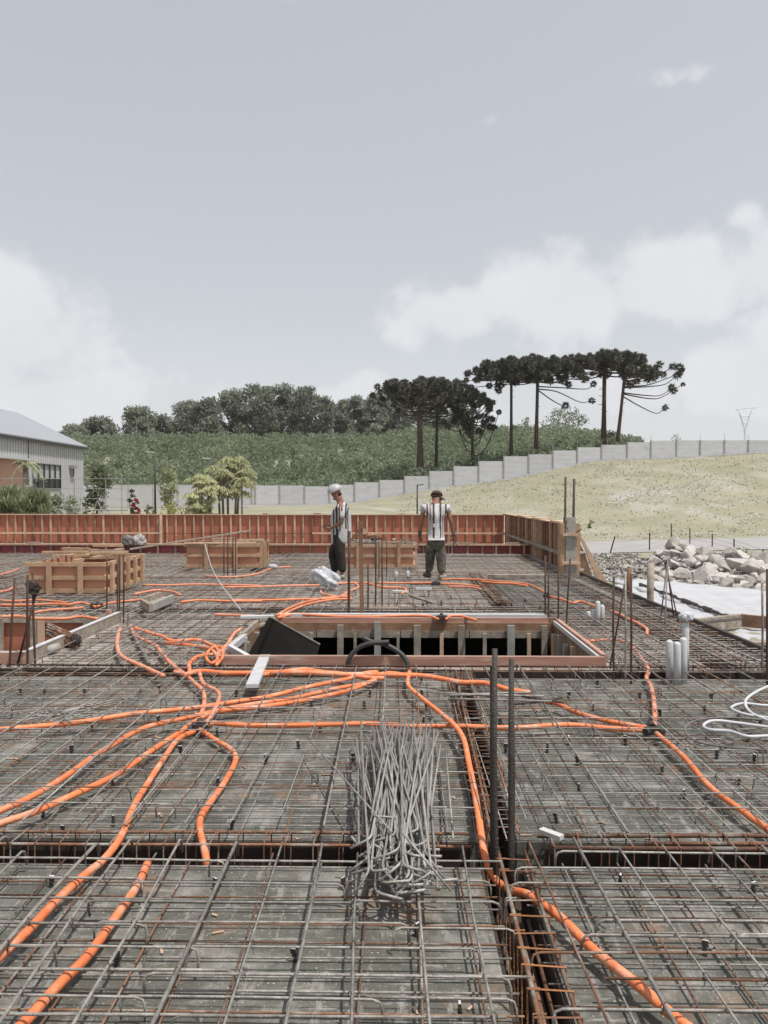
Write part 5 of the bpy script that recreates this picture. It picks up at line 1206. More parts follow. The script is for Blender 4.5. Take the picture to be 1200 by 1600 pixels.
# white timbers at the left corner
wt_ = thing('white_timber_frame', at(372, 1035, .1), 'white-painted triangular timber struts at the left corner of the opening', 'timber frame')
MB().beam(atY(359, 1013, 7.75), atY(400, 1036, 7.5), .05, .07).build('strut', woodw, wt_); MB().beam(atY(359, 1014, 7.8), atY(383, 995, 8.6), .05, .07).build('strut', woodw, wt_)
MB().beam(atY(338, 1034, 7.5), atY(362, 1014, 8.1), .03, .1).build('strut', woodw, wt_); MB().beam(atY(382, 996, 8.5), atY(381, 1030, 8.5), .06, .04).build('upright', woodw, wt_)
MB().beam(atY(366, 1006, 8.2), atY(366, 1030, 8.2), .04, .04).build('upright', woodw, wt_)
lp(atY(352, 1002, 8.6), atY(418, 972, 9.7), .05, .03, woodg, 'pale lath along the left rim of the stair opening', 'lath', 'lath')
lp(at(394, 1072, .13), atY(414, 1025, 7.5), .10, .03, woodw, 'short white board leaning on the front rim of the opening', 'board', 'board')
# black panel
bp = thing('shuttering_panel', atY(445, 1000, 8.5), 'black shuttering panel tilted in the left end of the stair opening', 'panel')
def tilted(p, th, m, name, par):
    mb = MB(); n = len(p); nrm = (p[1] - p[0]).cross(p[2] - p[0]).normalized() * th
    mb.add(list(p) + [q + nrm for q in p], [tuple(range(n)), tuple(range(2 * n - 1, n - 1, -1))] + [(i, i + n, (i + 1) % n + n, (i + 1) % n) for i in range(n)])
    return mb.build(name, m, par)
Pn = [atY(424, 966, 8.75), atY(500, 1008, 8.55), atY(488, 1050, 8.0), atY(383, 1050, 8.0)]
tilted(Pn, .02, blackp, 'sheet', bp)
tilted([atY(420, 964, 8.78), atY(427, 966.5, 8.72), atY(394, 1034, 8.0), atY(381, 1034, 8.02)], .06, blackp, 'edge_batten', bp)
MB().beam(atY(425, 965.5, 8.72), atY(500, 1007, 8.52), .012, .012).build('pale_edge', woodg, bp)
# left pit
lf = thing('pit_frame', ((LX0 + LX1) / 2, LY1, 0), 'timber-lined pit at the left edge with orange panels on its far side', 'pit frame')
MB().box(LX0, LX1 - .05, LY1 - .03, LY1 - .003, -.5, .06).build('panel', ply, lf)
MB().box(LX0, LX1 - .05, LY1 - .075, LY1 - .032, .02, .09).build('top_rail', woodg, lf)
for px in (3, 56, 67, 138): x = atY(px, 990, LY1 - .05).x; MB().box(x - .04, x + .04, LY1 - .12, LY1 - .077, -.4, .08).build('post', woodg if px != 67 else wood, lf)
MB().box(LX0, LX1 - .6, LY1 - .4, LY1 - .125, -.36, -.33).build('ledge', lampm, lf); MB().box(LX0, LX1 - .6, LY1 - .42, LY1 - .402, -.6, -.335).build('ledge_board', wood, lf)
MB().box(LX1 - .02, LX1 + .02, LY0, LY1 + .1, -.27, .13).build('side_board', woodg, lf)
MB().box(LX1 - .025, LX1 + .025, LY0, LY1 + .1, .133, .145).build('pale_cap', woodw, lf)
MB().box(LX1 - .05, LX1 - .024, LY0, 8.6, -.27, .11).build('side_board', woodp, lf)
MB().box(LX0, LX1, LY0 - .04, LY0 - .002, -.26, .12).build('front_board', woodp, lf)
c = atY(100, 994, 8.3); m_ = MB()
for i in range(46):
    a0 = uni(-.3, .3); rr_ = uni(.04, .08); p = [c + Vector((-.17 + .34 * t_ + uni(-.015, .015), uni(-.05, .05) + rr_ * math.sin(i), rr_ * math.cos(i) + .07 - .16 * t_)) for t_ in (0, .5, 1)]
    m_.tube(p, .006, 5)
tag(m_.build('rusty_bar_bundle', rust), 'bundle of short rusty bars resting on the rim of the left pit', 'steel bars')
c = atY(118, 1000, 8.15); m_ = MB()
for i in range(10):
    a = uni(0, 3.1); P = [c + Vector((.06 * math.cos(t_) * math.cos(a), .06 * math.cos(t_) * math.sin(a), .06 * math.sin(t_) + uni(-.01, .01))) for t_ in np.linspace(0, 6.28, 14)]
    m_.tube(P, .006, 4)
tag(m_.build('wire_coil', darkst), 'small dark coil of wire at the end of the rusty bar bundle', 'wire')
tag(MB().tube([at(72, 1016, .06), at(90, 1011, .06)], .045, 10).build('pipe_stub', conc, None, True), 'short grey pipe stub under the rusty bar bundle', 'pipe')
bx('post_block', at(170, 962, .12), (.05, .08, .16), woodp, 'small reddish block at the far corner of the left pit', 'block')

# ------------------------------------------------------------------ right side ground
def sheet(cs, label, name='ground_sheet', m=tarp, n=26, amp=.03, z=-1.13):
    P = [at(a, b, z) for a, b in cs]; V = []; F = []
    for j in range(n + 1):
        for i in range(n + 1):
            s, t_ = i / n, j / n; p = (P[0] * (1 - s) + P[1] * s) * (1 - t_) + (P[3] * (1 - s) + P[2] * s) * t_
            p = p.copy(); p.z += amp * (math.sin(s * 9 + t_ * 31) + .6 * math.sin(t_ * 57 + s * 5)) + .015 * math.sin(s * 40)
            if i in (0, n) or j in (0, n): p.z -= .03; p += Vector((uni(-.05, .05), uni(-.12, .12), 0))
            V.append(p)
    for j in range(n):
        for i in range(n): a = j * (n + 1) + i; F.append((a, a + 1, a + n + 2, a + n + 1))
    nv = len(V); V += [v - Vector((0, 0, .06)) for v in V]; F2 = [tuple(reversed([i + nv for i in f])) for f in F]
    rim = []
    for i in range(n): rim += [(i + 1, i, i + nv, i + 1 + nv), (n * (n + 1) + i, n * (n + 1) + i + 1, n * (n + 1) + i + 1 + nv, n * (n + 1) + i + nv), (i * (n + 1), (i + 1) * (n + 1), (i + 1) * (n + 1) + nv, i * (n + 1) + nv), ((i + 1) * (n + 1) + n, i * (n + 1) + n, i * (n + 1) + n + nv, (i + 1) * (n + 1) + n + nv)]
    mb = MB(); mb.v = [tuple(v) for v in V]; mb.f = F + F2 + rim
    return tag(mb.build(name, m, None, True), label, 'ground sheet')
sheet([(1155, 970), (1300, 984), (1290, 926), (940, 902)], 'white plastic ground sheet behind the dark seam, reaching back to the rocks')
sheet([(930, 975), (1150, 975), (1000, 913), (930, 912)], 'white plastic ground sheet in front of the dark seam, beside the deck edge', z=-1.17, amp=.02)
sheet([(1090, 1030), (1330, 1040), (1300, 983), (1080, 981)], 'lower white sheet below the dark timber beam', z=-1.19, amp=.02)
rt = thing('retaining_beam', at(1155, 972, -1.05), 'dark timber beam making a blunt angle across the white sheets', 'timber')
MB().beam(at(1070, 979, -1.0), at(1157, 969, -1.0), .12, .26).build('plank', woodg, rt); MB().beam(at(1157.5, 969, -1.0), at(1320, 984, -1.0), .12, .26).build('plank', woodb, rt)
MB().beam(at(1070, 976, -.84), at(1157, 966.5, -.84), .16, .02).build('cap', dkboard, rt)
m_ = MB()
for s in range(14):
    a = at(1000 + s * 11.1, 912.5 + s * 4.15, -1.09); b = at(1000 + (s + 1) * 11.1, 912.5 + (s + 1) * 4.15, -1.09); m_.tube([a, b], .045 + .02 * math.sin(s * 2.2), 6)
tag(m_.build('sheet_seam', dkboard), 'dark rope-like seam weighting down the edge between the white sheets', 'seam')
for k, (a, b, m, lb) in enumerate([((1150, 1006), (1215, 1003), woodg, 'grey plank on the debris heap at the right edge, topmost'), ((1160, 1010), (1200, 1018), dkboard, 'dark plank in the debris heap at the right edge'), ((1150, 1018), (1215, 1010), woodb, 'brown plank at the bottom of the debris heap at the right edge')]):
    lp(at(*a, -1.0 - .05 * k), at(*b, -.95 - .05 * k), .25, .06, m, lb)
for (px, t_, b_, w_, m, lb) in [(982, 887, 937, .07, woodb, 'weathered brown post standing against the deck edge, left of the pair'), (1015, 880, 950, .085, woodg, 'weathered grey post standing against the deck edge, right of the pair')]:
    x = 3.85; Y = 0
    for Yt in np.arange(5, 20, .02):
        if abs(atY(px, 900, Yt).x - x) < .02: Y = Yt; break
    T = atY(px, t_, Y); P = [Vector((x, Y, -1.6)), Vector((x + .01, Y, -.4)), Vector((x - .008, Y, .2)), Vector((x, Y, T.z))]
    tag(MB().tube(P, w_ * .6, 9).build('timber_post', m, None, True), lb, 'post')
    MB().box(x - .09, x + .12, Y - .1, Y - .06, -.15, .02).build('cleat', woodg, bpy.data.objects.get('timber_post') if m is woodb else bpy.data.objects.get('timber_post.001'))

# rocks
def rockmesh(seed):
    rs = random.Random(seed); bm = bmesh.new()
    for i in range(15): 
        v = Vector((rs.gauss(0, 1), rs.gauss(0, 1), rs.gauss(0, 1))).normalized(); bm.verts.new(Vector((v.x * rs.uniform(.75, 1.1), v.y * rs.uniform(.6, .95), v.z * rs.uniform(.5, .8))))
    r = bmesh.ops.convex_hull(bm, input=bm.verts); bmesh.ops.delete(bm, geom=[g for g in r['geom_interior'] if isinstance(g, bmesh.types.BMVert)], context='VERTS')
    bmesh.ops.bevel(bm, geom=bm.edges[:] , offset=.05, segments=1, affect='EDGES')
    bmesh.ops.triangulate(bm, faces=bm.faces); bmesh.ops.subdivide_edges(bm, edges=bm.edges[:], cuts=1)
    for v in bm.verts: v.co += Vector((rs.uniform(-1, 1), rs.uniform(-1, 1), rs.uniform(-1, 1))) * .018
    me = bpy.data.meshes.new('rock'); bm.to_mesh(me); bm.free(); me.materials.append(rockm); return me
RM = [rockmesh(s) for s in range(9)]
rs = random.Random(4)
spots = []
tops = [(960, 893), (1000, 872), (1030, 856), (1060, 849), (1085, 852), (1110, 858), (1150, 864), (1175, 874), (1215, 890)]
bots = [(960, 905), (1000, 910), (1060, 914), (1110, 918), (1160, 922), (1215, 930)]
big = [(1058, 853, .55), (1038, 866, .5), (1078, 862, .45), (1102, 866, .42), (1152, 884, .62), (1180, 892, .62), (1198, 912, .5), (1166, 907, .55), (1150, 905, .45), (1128, 887, .45), (1092, 876, .45), (1065, 898, .5), (1100, 903, .6), (1130, 906, .5), (1118, 874, .4), (1143, 866, .42), (1075, 880, .45), (1048, 880, .45), (1110, 888, .42), (1085, 898, .4), (1185, 872, .5), (1213, 896, .7), (1162, 872, .45), (1040, 900, .35), (1022, 876, .38), (1212, 925, .5)]
for (px, py, s) in big: spots.append((px, py, s * .95))
while len(spots) < 92:
    px = rs.uniform(930, 1225); ty = np.interp(px, [t[0] for t in tops], [t[1] for t in tops]); by_ = np.interp(px, [t[0] for t in bots], [t[1] for t in bots])
    py = rs.uniform(ty, by_); s = rs.uniform(.14, .34) * (1 if px > 1010 else .6); spots.append((px, py, s))
for i, (px, py, s) in enumerate(spots):
    by_ = np.interp(px, [t[0] for t in bots], [t[1] for t in bots]); f = max(0, (by_ - py) / 62.0)
    Y = at(px, by_, -1.2).y + f * 4.2 + .2; p = atY(px, py, Y)
    o = bpy.data.objects.new('rock', RM[i % 9]); COL.objects.link(o); o.location = p; o.scale = (s * rs.uniform(.85, 1.2), s, s * rs.uniform(.8, 1.1))
    o.rotation_euler = (rs.uniform(-.5, .5), rs.uniform(-.5, .5), rs.uniform(0, 6.28))
    tag(o, 'pale angular quarry rock heaped in the pile beyond the white sheets', 'rock', 'rocks in the pile')
# pile core of rubble (uncountable)
V = []; F = []
def rubble(n, fn, smin, smax):
    Vs = []; Fs = []; o = 0
    base = np.array([(1, 1, 1), (1, -1, -1), (-1, 1, -1), (-1, -1, 1), (.2, 1.2, -.3), (-.9, -.2, .9)], float) * .6
    tri = np.array([(0, 1, 4), (0, 4, 3), (0, 3, 1), (1, 3, 2), (1, 2, 4), (4, 2, 3), (0, 5, 3), (2, 5, 3), (5, 0, 1)])
    for i in range(n):
        p = fn(); s = random.uniform(smin, smax); e = np.array(Euler((uni(0, 6), uni(0, 6), uni(0, 6))).to_matrix())
        Vs.append(base @ e.T * s * np.array([1, 1, .7]) + np.array(p)); Fs.append(tri + o); o += 6
    return np.concatenate(Vs), np.concatenate(Fs)
def rp():
    px = uni(915, 1230); ty = np.interp(px, [905] + [t[0] for t in tops], [862] + [t[1] + 3 for t in tops]); by_ = np.interp(px, [t[0] for t in bots], [t[1] for t in bots])
    py = uni(ty, by_); f = max(0, (by_ - py) / 62.0) if px > 1000 else 0
    if px < 1000: q = at(px, uni(865, 908), -1.17); return q
    Y = at(px, by_, -1.2).y + f * 4.4 + .3; return atY(px, py + 2, Y)
V, F = rubble(3200, rp, .04, .16)
tag(npmesh('rubble', V, F, rockm), 'small broken stone rubble between and left of the big rocks', 'rubble', kind='stuff')
A = atY(1152, 857, 36); broad_tree(A.x, 36, A.z + 1.2, .9, 'small grey-green scrubby bush beyond the rock pile', leafm=lf_dark, nclump=10, per=120, size=.12, low=.1, cr=.35, name='bush', group=None, z0=-1.2)
A = atY(923, 812, 60); shrub('bush', 923, 812, 5, 60, 'tiny green weed on the dry slope right of the column', lf_light, n=6, per=60, size=.18, trunk=False)

# ------------------------------------------------------------------ spacers (clips)
def spacer_mesh():
    m_ = MB(); m_.tube([(0, 0, 0), (0, 0, .03)], .016, 8, r2=.010); m_.tube([(0, 0, .03), (0, 0, .07)], .008, 6); m_.box(-.018, .018, -.006, .006, .05, .085); m_.box(-.014, .014, -.012, .012, .03, .042)
    me = bpy.data.meshes.new('spacer'); me.from_pydata(m_.v, [], m_.f); me.materials.append(rubber); me.materials.append(lampm)
    for p in me.polygons:
        p.material_index = 1 if p.center.z > .0845 else 0
    return me
SM = spacer_mesh()
sp = [(33, 1080), (70, 1079), (132, 1081), (192, 1097), (249, 1076), (369, 1083), (144, 1134), (280, 1120), (112, 1173), (248, 1125), (340, 1145), (283, 1174), (176, 1219), (67, 1271), (177, 1285), (340, 1223), (362, 1290), (487, 1101), (570, 1102), (578, 1083), (660, 1083), (666, 1105), (661, 1127), (565, 1143), (500, 1138), (467, 1165), (415, 1187), (553, 1187), (658, 1063), (748, 1070), (781, 1130), (790, 1171), (933, 1068), (888, 1086), (926, 1106), (1000, 1088), (1032, 1115), (1112, 1090), (1101, 1109), (1188, 1125), (889, 1158), (977, 1158), (855, 1170), (902, 1190), (1035, 1205), (1155, 1220), (1178, 1188), (1069, 1242), (904, 1233), (870, 1280), (1168, 1153), (80, 1380), (183, 1503), (335, 1386), (462, 1497), (538, 1385), (650, 1457), (719, 1585), (1101, 1487), (968, 1378), (1177, 1390), (100, 1300), (640, 920), (670, 925), (720, 940), (745, 935), (705, 931), (690, 941), (660, 943), (620, 940), (820, 935), (800, 945), (780, 930), (770, 945), (742, 945), (330, 1060), (520, 1220), (1120, 1180)]
for i, (px, py) in enumerate(sp):
    p = at(px, py + 6, 0)
    o = bpy.data.objects.new('spacer', SM); COL.objects.link(o); o.location = (p.x, p.y, .0); o.rotation_euler = (uni(-.15, .15), uni(-.15, .15), uni(0, 3)); s = (.62 if py > 1200 else .75) if py > 1000 else 1.0; o.scale = (s, s, s)
    tag(o, 'small dark plastic spacer clip holding the mesh above the deck', 'spacer clip', 'spacer clips under the mesh')
for i in range(34):
    px = uni(430, 1200) if i % 2 else uni(0, 600); py = uni(1370, 1560); 
    p = at(px, py, .03); a = uni(0, 3.1); l = uni(.02, .06)
# chips and scraps of timber on the deck (sawdust, offcuts)
m_ = MB()
for i in range(260):
    x, y = uni(-4, 3.5), uni(1.9, 15); p = Vector((x, y, .006)); a = uni(0, 3.14); l = uni(.005, .02) * (1 + y / 8)
    if Y1a < y < Y1b or Y2a < y < Y2b or (OX0 < x < OX1 and OY0 < y < OY1) or Y3a < y < Y3b or (LX0 < x < LX1 and LY0 < y < LY1): continue
    m_.beam(p - Vector((math.cos(a), math.sin(a), 0)) * l, p + Vector((math.cos(a), math.sin(a), 0)) * l, .005 + .0015 * y, .003)
tag(m_.build('wood_chips', wood), 'tiny pale wood chips and splinters littering the deck under the bars', 'litter', kind='stuff')

# ------------------------------------------------------------------ haze
HZ = 0.00020
if HZ:
    hb = MB().box(-960, 960, -310, 1010, -5, 75).build('haze', None); hb['kind'] = 'stuff'; hb['label'] = 'thin pale haze'
    hm = bpy.data.materials.new('haze_air'); hm.use_nodes = True; t_ = hm.node_tree; t_.nodes.clear(); oo = t_.nodes.new('ShaderNodeOutputMaterial'); pv = t_.nodes.new('ShaderNodeVolumePrincipled')
    pv.inputs['Color'].default_value = (.93, .95, 1, 1); pv.inputs['Density'].default_value = HZ; pv.inputs['Anisotropy'].default_value = .3; t_.links.new(pv.outputs[0], oo.inputs['Volume']); hb.data.materials.append(hm)
# ------------------------------------------------------------------ people
skinm = mat('skin', (.27, .135, .09), (.22, .105, .07), 8, .55, 0, 0)
hairm = mat('hair', (.02, .015, .012), (.03, .022, .018), 30, .7, 0, 0)
trk = mat('black_trousers', (.016, .013, .012), (.028, .023, .02), 6, .85, .5, 0, bscale=14)
trg = mat('grey_trousers', (.13, .125, .10), (.06, .056, .047), 9, .85, 1.0, 0, bscale=14, c3=(.24, .23, .20), t3=(.52, .68), s3=5)
shoem = mat('pale_shoe', (.34, .31, .27), (.2, .18, .15), 14, .8, 0, 0)
shoed = mat('dark_shoe', (.08, .06, .045), (.12, .1, .08), 14, .8, 0, 0)
helm = mat('white_helmet', (.40, .39, .40), (.35, .34, .35), 6, .4, 0, 0)
capm = mat('dark_cap', (.05, .032, .035), (.035, .025, .025), 10, .8, 0, 0)
glovem = mat('dark_glove', (.05, .045, .04), (.09, .085, .075), 20, .8, 0, 0)
def stripe_mat(name, base, bands, axis, yb=None):
    """jersey: vertical colour bands by object-space position along one axis"""
    m = mat(name, base, tuple(c * .82 for c in base), 9, .8, .35, 0, bscale=10); t = m.node_tree; b = t.nodes['Principled BSDF']
    src = [l.from_socket for l in t.links if l.to_socket == b.inputs['Base Color']][0]
    tc_ = t.nodes.new('ShaderNodeTexCoord'); s_ = t.nodes.new('ShaderNodeSeparateXYZ'); t.links.new(tc_.outputs['Object'], s_.inputs[0])
    def M(op, a, b2): 
        n_ = t.nodes.new('ShaderNodeMath'); n_.operation = op
        for i_, v in enumerate((a, b2)):
            if isinstance(v, (int, float)): n_.inputs[i_].default_value = v
            else: t.links.new(v, n_.inputs[i_])
        return n_.outputs[0]
    nz = t.nodes.new('ShaderNodeTexNoise'); nz.inputs['Scale'].default_value = 7; t.links.new(tc_.outputs['Object'], nz.inputs['Vector'])
    pos = M('ADD', s_.outputs[axis], M('MULTIPLY', M('SUBTRACT', nz.outputs[0], .5), .035))
    for (lo, hi, z0, z1, col) in bands:
        k_ = M('MULTIPLY', M('MULTIPLY', M('GREATER_THAN', pos, lo), M('LESS_THAN', pos, hi)), M('MULTIPLY', M('GREATER_THAN', s_.outputs[2], z0), M('LESS_THAN', s_.outputs[2], z1)))
        mx_ = t.nodes.new('ShaderNodeMix'); mx_.data_type = 'RGBA'; t.links.new(k_, mx_.inputs['Factor']); t.links.new(src, mx_.inputs['A']); mx_.inputs['B'].default_value = (*col, 1); src = mx_.outputs['Result']
    t.links.new(src, b.inputs['Base Color']); return m
CLOTH = {'shirt': 1.22, 'jersey': 1.22, 'trousers': 1.0}
def skin(name, nodes, edges, m, parent=None, sub=2, origin=None):
    kf = CLOTH.get(name, .9 if name == 'person' else 1.0)
    origin = origin or Vector((0, 0, 0)); keys = list(nodes); me = bpy.data.meshes.new(name + '_tmp')
    me.from_pydata([Vector(nodes[k][0]) - origin for k in keys], [(keys.index(a), keys.index(b)) for a, b in edges], [])
    ob = bpy.data.objects.new(name + '_tmp', me); COL.objects.link(ob)
    sk_ = ob.modifiers.new('s', 'SKIN'); sk_.use_smooth_shade = True
    for i, k in enumerate(keys):
        r = nodes[k][1]; r = r if isinstance(r, tuple) else (r, r)
        me.skin_vertices[0].data[i].radius = (r[0] * kf, r[1] * kf)
    me.skin_vertices[0].data[0].use_root = True
    su = ob.modifiers.new('u', 'SUBSURF'); su.levels = sub; su.render_levels = sub
    dg = bpy.context.evaluated_depsgraph_get(); dg.update(); new = bpy.data.meshes.new_from_object(ob.evaluated_get(dg)); new.name = name
    bpy.data.objects.remove(ob); 
    for p in new.polygons: p.use_smooth = True
    new.materials.clear()
    o = bpy.data.objects.new(name, new); COL.objects.link(o); new.materials.append(m)
    o.location = origin
    if parent: o.parent = parent; o.matrix_parent_inverse = parent.matrix_basis.inverted()
    return o
def hand_nodes(N_, E_, wrist, d, palm_n, pre, curl=.5, s=1.0):
    """palm and five bent fingers; d = hand direction, palm_n = palm normal"""
    d = Vector(d).normalized(); n_ = Vector(palm_n).normalized(); side = d.cross(n_).normalized(); W = Vector(N_[wrist][0])
    pm = W + d * .05 * s; N_[pre + 'p'] = (pm, (.030 * s, .022 * s)); E_.append((wrist, pre + 'p'))
    for i, (off, l) in enumerate([(-.030, .068), (-.010, .078), (.010, .074), (.030, .058)]):
        a = pm + d * .042 * s + side * off * s; b_ = a + (d * (1 - curl * .6) + n_ * curl).normalized() * l * .55 * s; c_ = b_ + (d * (1 - curl * 1.2) + n_ * curl * 1.3).normalized() * l * .5 * s
        N_[f'{pre}f{i}a'] = (a, .0105 * s); N_[f'{pre}f{i}b'] = (b_, .0095 * s); N_[f'{pre}f{i}c'] = (c_, .008 * s)
        E_ += [(pre + 'p', f'{pre}f{i}a'), (f'{pre}f{i}a', f'{pre}f{i}b'), (f'{pre}f{i}b', f'{pre}f{i}c')]
    a = W + d * .03 * s - side * .034 * s; b_ = a + (d * .7 - side * .5 + n_ * .5).normalized() * .035 * s; c_ = b_ + (d + n_ * .6).normalized() * .028 * s
    N_[pre + 'ta'] = (a, .012 * s); N_[pre + 'tb'] = (b_, .0105 * s); N_[pre + 'tc'] = (c_, .009 * s)
    E_ += [(pre + 'p', pre + 'ta'), (pre + 'ta', pre + 'tb'), (pre + 'tb', pre + 'tc')]
def ell(name, c, s, m, parent, rot=(0, 0, 0), half=False, sub=3):
    bm = bmesh.new(); bmesh.ops.create_uvsphere(bm, u_segments=20, v_segments=12, radius=1)
    if half: bmesh.ops.delete(bm, geom=[v for v in bm.verts if v.co.z < -.15], context='VERTS')
    me = bpy.data.meshes.new(name); bm.to_mesh(me); bm.free(); me.materials.append(m)
    for p in me.polygons: p.use_smooth = True
    o = bpy.data.objects.new(name, me); COL.objects.link(o)
    o.parent = parent; o.matrix_parent_inverse = parent.matrix_basis.inverted(); o.location = c; o.scale = s; o.rotation_euler = rot
    return o

# --- man 1, facing left, bare forearms together in front
Y0 = 14.35
def j(px, py, dy=0.0): p = atY(px, py, Y0); return Vector((p.x, Y0 + dy, p.z))
N1 = {}; E1 = []
N1['pel'] = (j(530, 838), (.125, .15)); N1['wai'] = (j(531, 824), (.115, .14)); N1['che'] = (j(532.5, 804), (.125, .165)); N1['upc'] = (j(534, 792), (.075, .10)); N1['nek'] = (j(531, 782), .07)
N1['hd0'] = (j(528, 777), .085); N1['hd1'] = (j(525.5, 771), .118); N1['hd2'] = (j(524, 764), .10)
N1['jaw'] = (j(523, 778.5), .058); N1['nose'] = (j(518.2, 774.5), .018); 
E1 += [('pel', 'wai'), ('wai', 'che'), ('che', 'upc'), ('upc', 'nek'), ('nek', 'hd0'), ('hd0', 'hd1'), ('hd1', 'hd2'), ('hd0', 'jaw'), ('hd1', 'nose')]
for s, sg in (('n', -1), ('f', 1)):
    N1['sh' + s] = (j(535.5, 790, .17 * sg), .062); el_ = j(535, 815, .22 * sg) if s == 'n' else j(531, 813, .2)
    N1['el' + s] = (el_, .043); wr = j(517.5, 825, .10 * sg) if s == 'n' else j(513.5, 822, .08)
    N1['wr' + s] = (wr, .028); N1['fa' + s] = (el_.lerp(wr, .3), .042)
    E1 += [('upc', 'sh' + s), ('sh' + s, 'el' + s), ('el' + s, 'fa' + s), ('fa' + s, 'wr' + s)]
    hand_nodes(N1, E1, 'wr' + s, (-.8, -.35 * sg, -.05), (-.1, -sg * .9, -.2), 'h' + s, .75)
    hp = j(530, 843, .09 * sg); kn = j(518, 868, -.13) if s == 'n' else j(533.5, 870, .12); an = j(522, 897, -.14) if s == 'n' else j(535, 897, .15)
    if s == 'n': kn, an = j(532.5, 868, -.10), j(535.5, 899, -.13)
    else: kn, an = j(517.5, 866, .10), j(522.5, 895, .10)
    N1['hp' + s] = (hp, .088); N1['kn' + s] = (kn, .058); N1['an' + s] = (an, .042); N1['to' + s] = (Vector((an.x - .13, an.y, .135)), .032)
    E1 += [('pel', 'hp' + s), ('hp' + s, 'kn' + s), ('kn' + s, 'an' + s), ('an' + s, 'to' + s)]
p1 = skin('person', N1, E1, skinm, None, 2, j(530, 905))
tag(p1, 'man in white hard hat, striped shirt and black trousers, facing left, head bowed', 'person')
o0 = Vector(p1.location)
NS = {'wai': (j(531.5, 832), (.15, .175)), 'hem': (j(534, 850), (.135, .165)), 'che': (j(533, 806), (.145, .175)), 'upc': (j(534.5, 792), (.11, .14)), 'col': (j(532.3, 786.5), .078)}
ES = [('wai', 'hem'), ('wai', 'che'), ('che', 'upc'), ('upc', 'col')]
for s, sg in (('n', -1), ('f', 1)):
    NS['s' + s] = (j(536, 792, .16 * sg), .064); NS['e' + s] = (j(535.5, 811, .225 * sg) if s == 'n' else j(532, 810, .2), .064); ES += [('upc', 's' + s), ('s' + s, 'e' + s)]
wht, blk, mar = (.50, .50, .49), (.035, .033, .035), (.17, .06, .075)
def xo(px): return atY(px, 800, Y0).x - o0.x
sm1 = stripe_mat('striped_shirt', wht, [(xo(521), xo(523.5), -9, 9, blk), (xo(525.5), xo(528.5), -9, 9, blk), (xo(530.8), xo(533), .9, 1.7, mar), (xo(534), xo(536.8), 1.28, 1.6, mar), (xo(540.2), xo(542.5), .95, 9, blk), (xo(527), xo(530), .6, .95, blk), (xo(543.5), xo(545), -9, 9, blk)], 0)
skin('shirt', NS, ES, sm1, p1, 2, o0)
NT = {'pel': (j(530, 840), (.14, .165)), 'wst': (j(530.5, 829), (.13, .155))}; ET = [('pel', 'wst')]
for s in 'nf':
    NT['h' + s] = (N1['hp' + s][0], .118); NT['k' + s] = (N1['kn' + s][0] + Vector((.01, 0, 0)), .09); NT['m' + s] = (N1['kn' + s][0].lerp(N1['an' + s][0], .5) + Vector((.015, 0, 0)), .082); NT['a' + s] = (Vector((N1['an' + s][0].x + .01, N1['an' + s][0].y, .215)), .078)
    ET += [('pel', 'h' + s), ('h' + s, 'k' + s), ('k' + s, 'm' + s), ('m' + s, 'a' + s)]
skin('trousers', NT, ET, trk, p1, 2, o0)
for s in 'nf':
    a = N1['an' + s][0]; skin('shoe', {'a': ((a.x + .06, a.y, .15), .056), 'b': ((a.x - .09, a.y, .14), .056), 'c': ((a.x - .22, a.y, .135), .042)}, [('a', 'b'), ('b', 'c')], shoem, p1, 2, o0)
hc = j(523.3, 766.5); hl_ = ell('hard_hat', hc, (.145, .125, .125), helm, p1, (0, R(-24), 0), half=True)
m_ = MB(); n_ = 28; vs = []
for i in range(n_):
    a = 2 * math.pi * i / n_; k = 1.10 + (.33 if math.cos(a) < -.3 else 0) * min(1, -math.cos(a) * 1.2); q = Vector((math.cos(a) * .145 * k, math.sin(a) * .128 * 1.08, -.018)); q.rotate(Euler((0, R(-24), 0))); vs.append(hc + q)
    q2 = Vector((math.cos(a) * .125, math.sin(a) * .11, .0)); q2.rotate(Euler((0, R(-24), 0))); vs.append(hc + q2)
m_.add(vs, [(2 * i, (2 * i + 2) % (2 * n_), (2 * i + 3) % (2 * n_), 2 * i + 1) for i in range(n_)]); m_.build('hat_brim', helm, p1)
ell('hair', j(529.5, 772), (.055, .085, .05), hairm, p1); ell('ear', j(526.5, 774.5, -.095), (.02, .012, .032), skinm, p1)
ell('eye', j(519.6, 772.3, -.04), (.010, .014, .008), hairm, p1); ell('beard', j(523.4, 779.5), (.04, .045, .022), hairm, p1)

# --- man 2, seen from behind, head bowed, gloves, arms hanging out
Y0 = 14.2
N2 = {}; E2 = []
N2['pel'] = (j(680.5, 846), (.15, .125)); N2['wai'] = (j(680.5, 832), (.14, .115)); N2['che'] = (j(681, 808), (.165, .125)); N2['upc'] = (j(681, 794), (.11, .08)); N2['nek'] = (j(682, 785, .02), .08)
N2['hd0'] = (j(683, 780, .06), .095); N2['hd1'] = (j(683.5, 775.5, .10), .118); N2['hd2'] = (j(683.5, 772, .13), .07); N2['jaw'] = (j(684, 779, .17), .045); N2['nose'] = (j(684.5, 776, .22), .018)
E2 += [('pel', 'wai'), ('wai', 'che'), ('che', 'upc'), ('upc', 'nek'), ('nek', 'hd0'), ('hd0', 'hd1'), ('hd1', 'hd2'), ('hd0', 'jaw'), ('hd1', 'nose')]
arm = {'l': [(663, 791), (659, 811), (656.5, 831), (-.1, 0, -1)], 'r': [(699, 791), (703, 811), (708, 831), (.15, .1, -1)]}
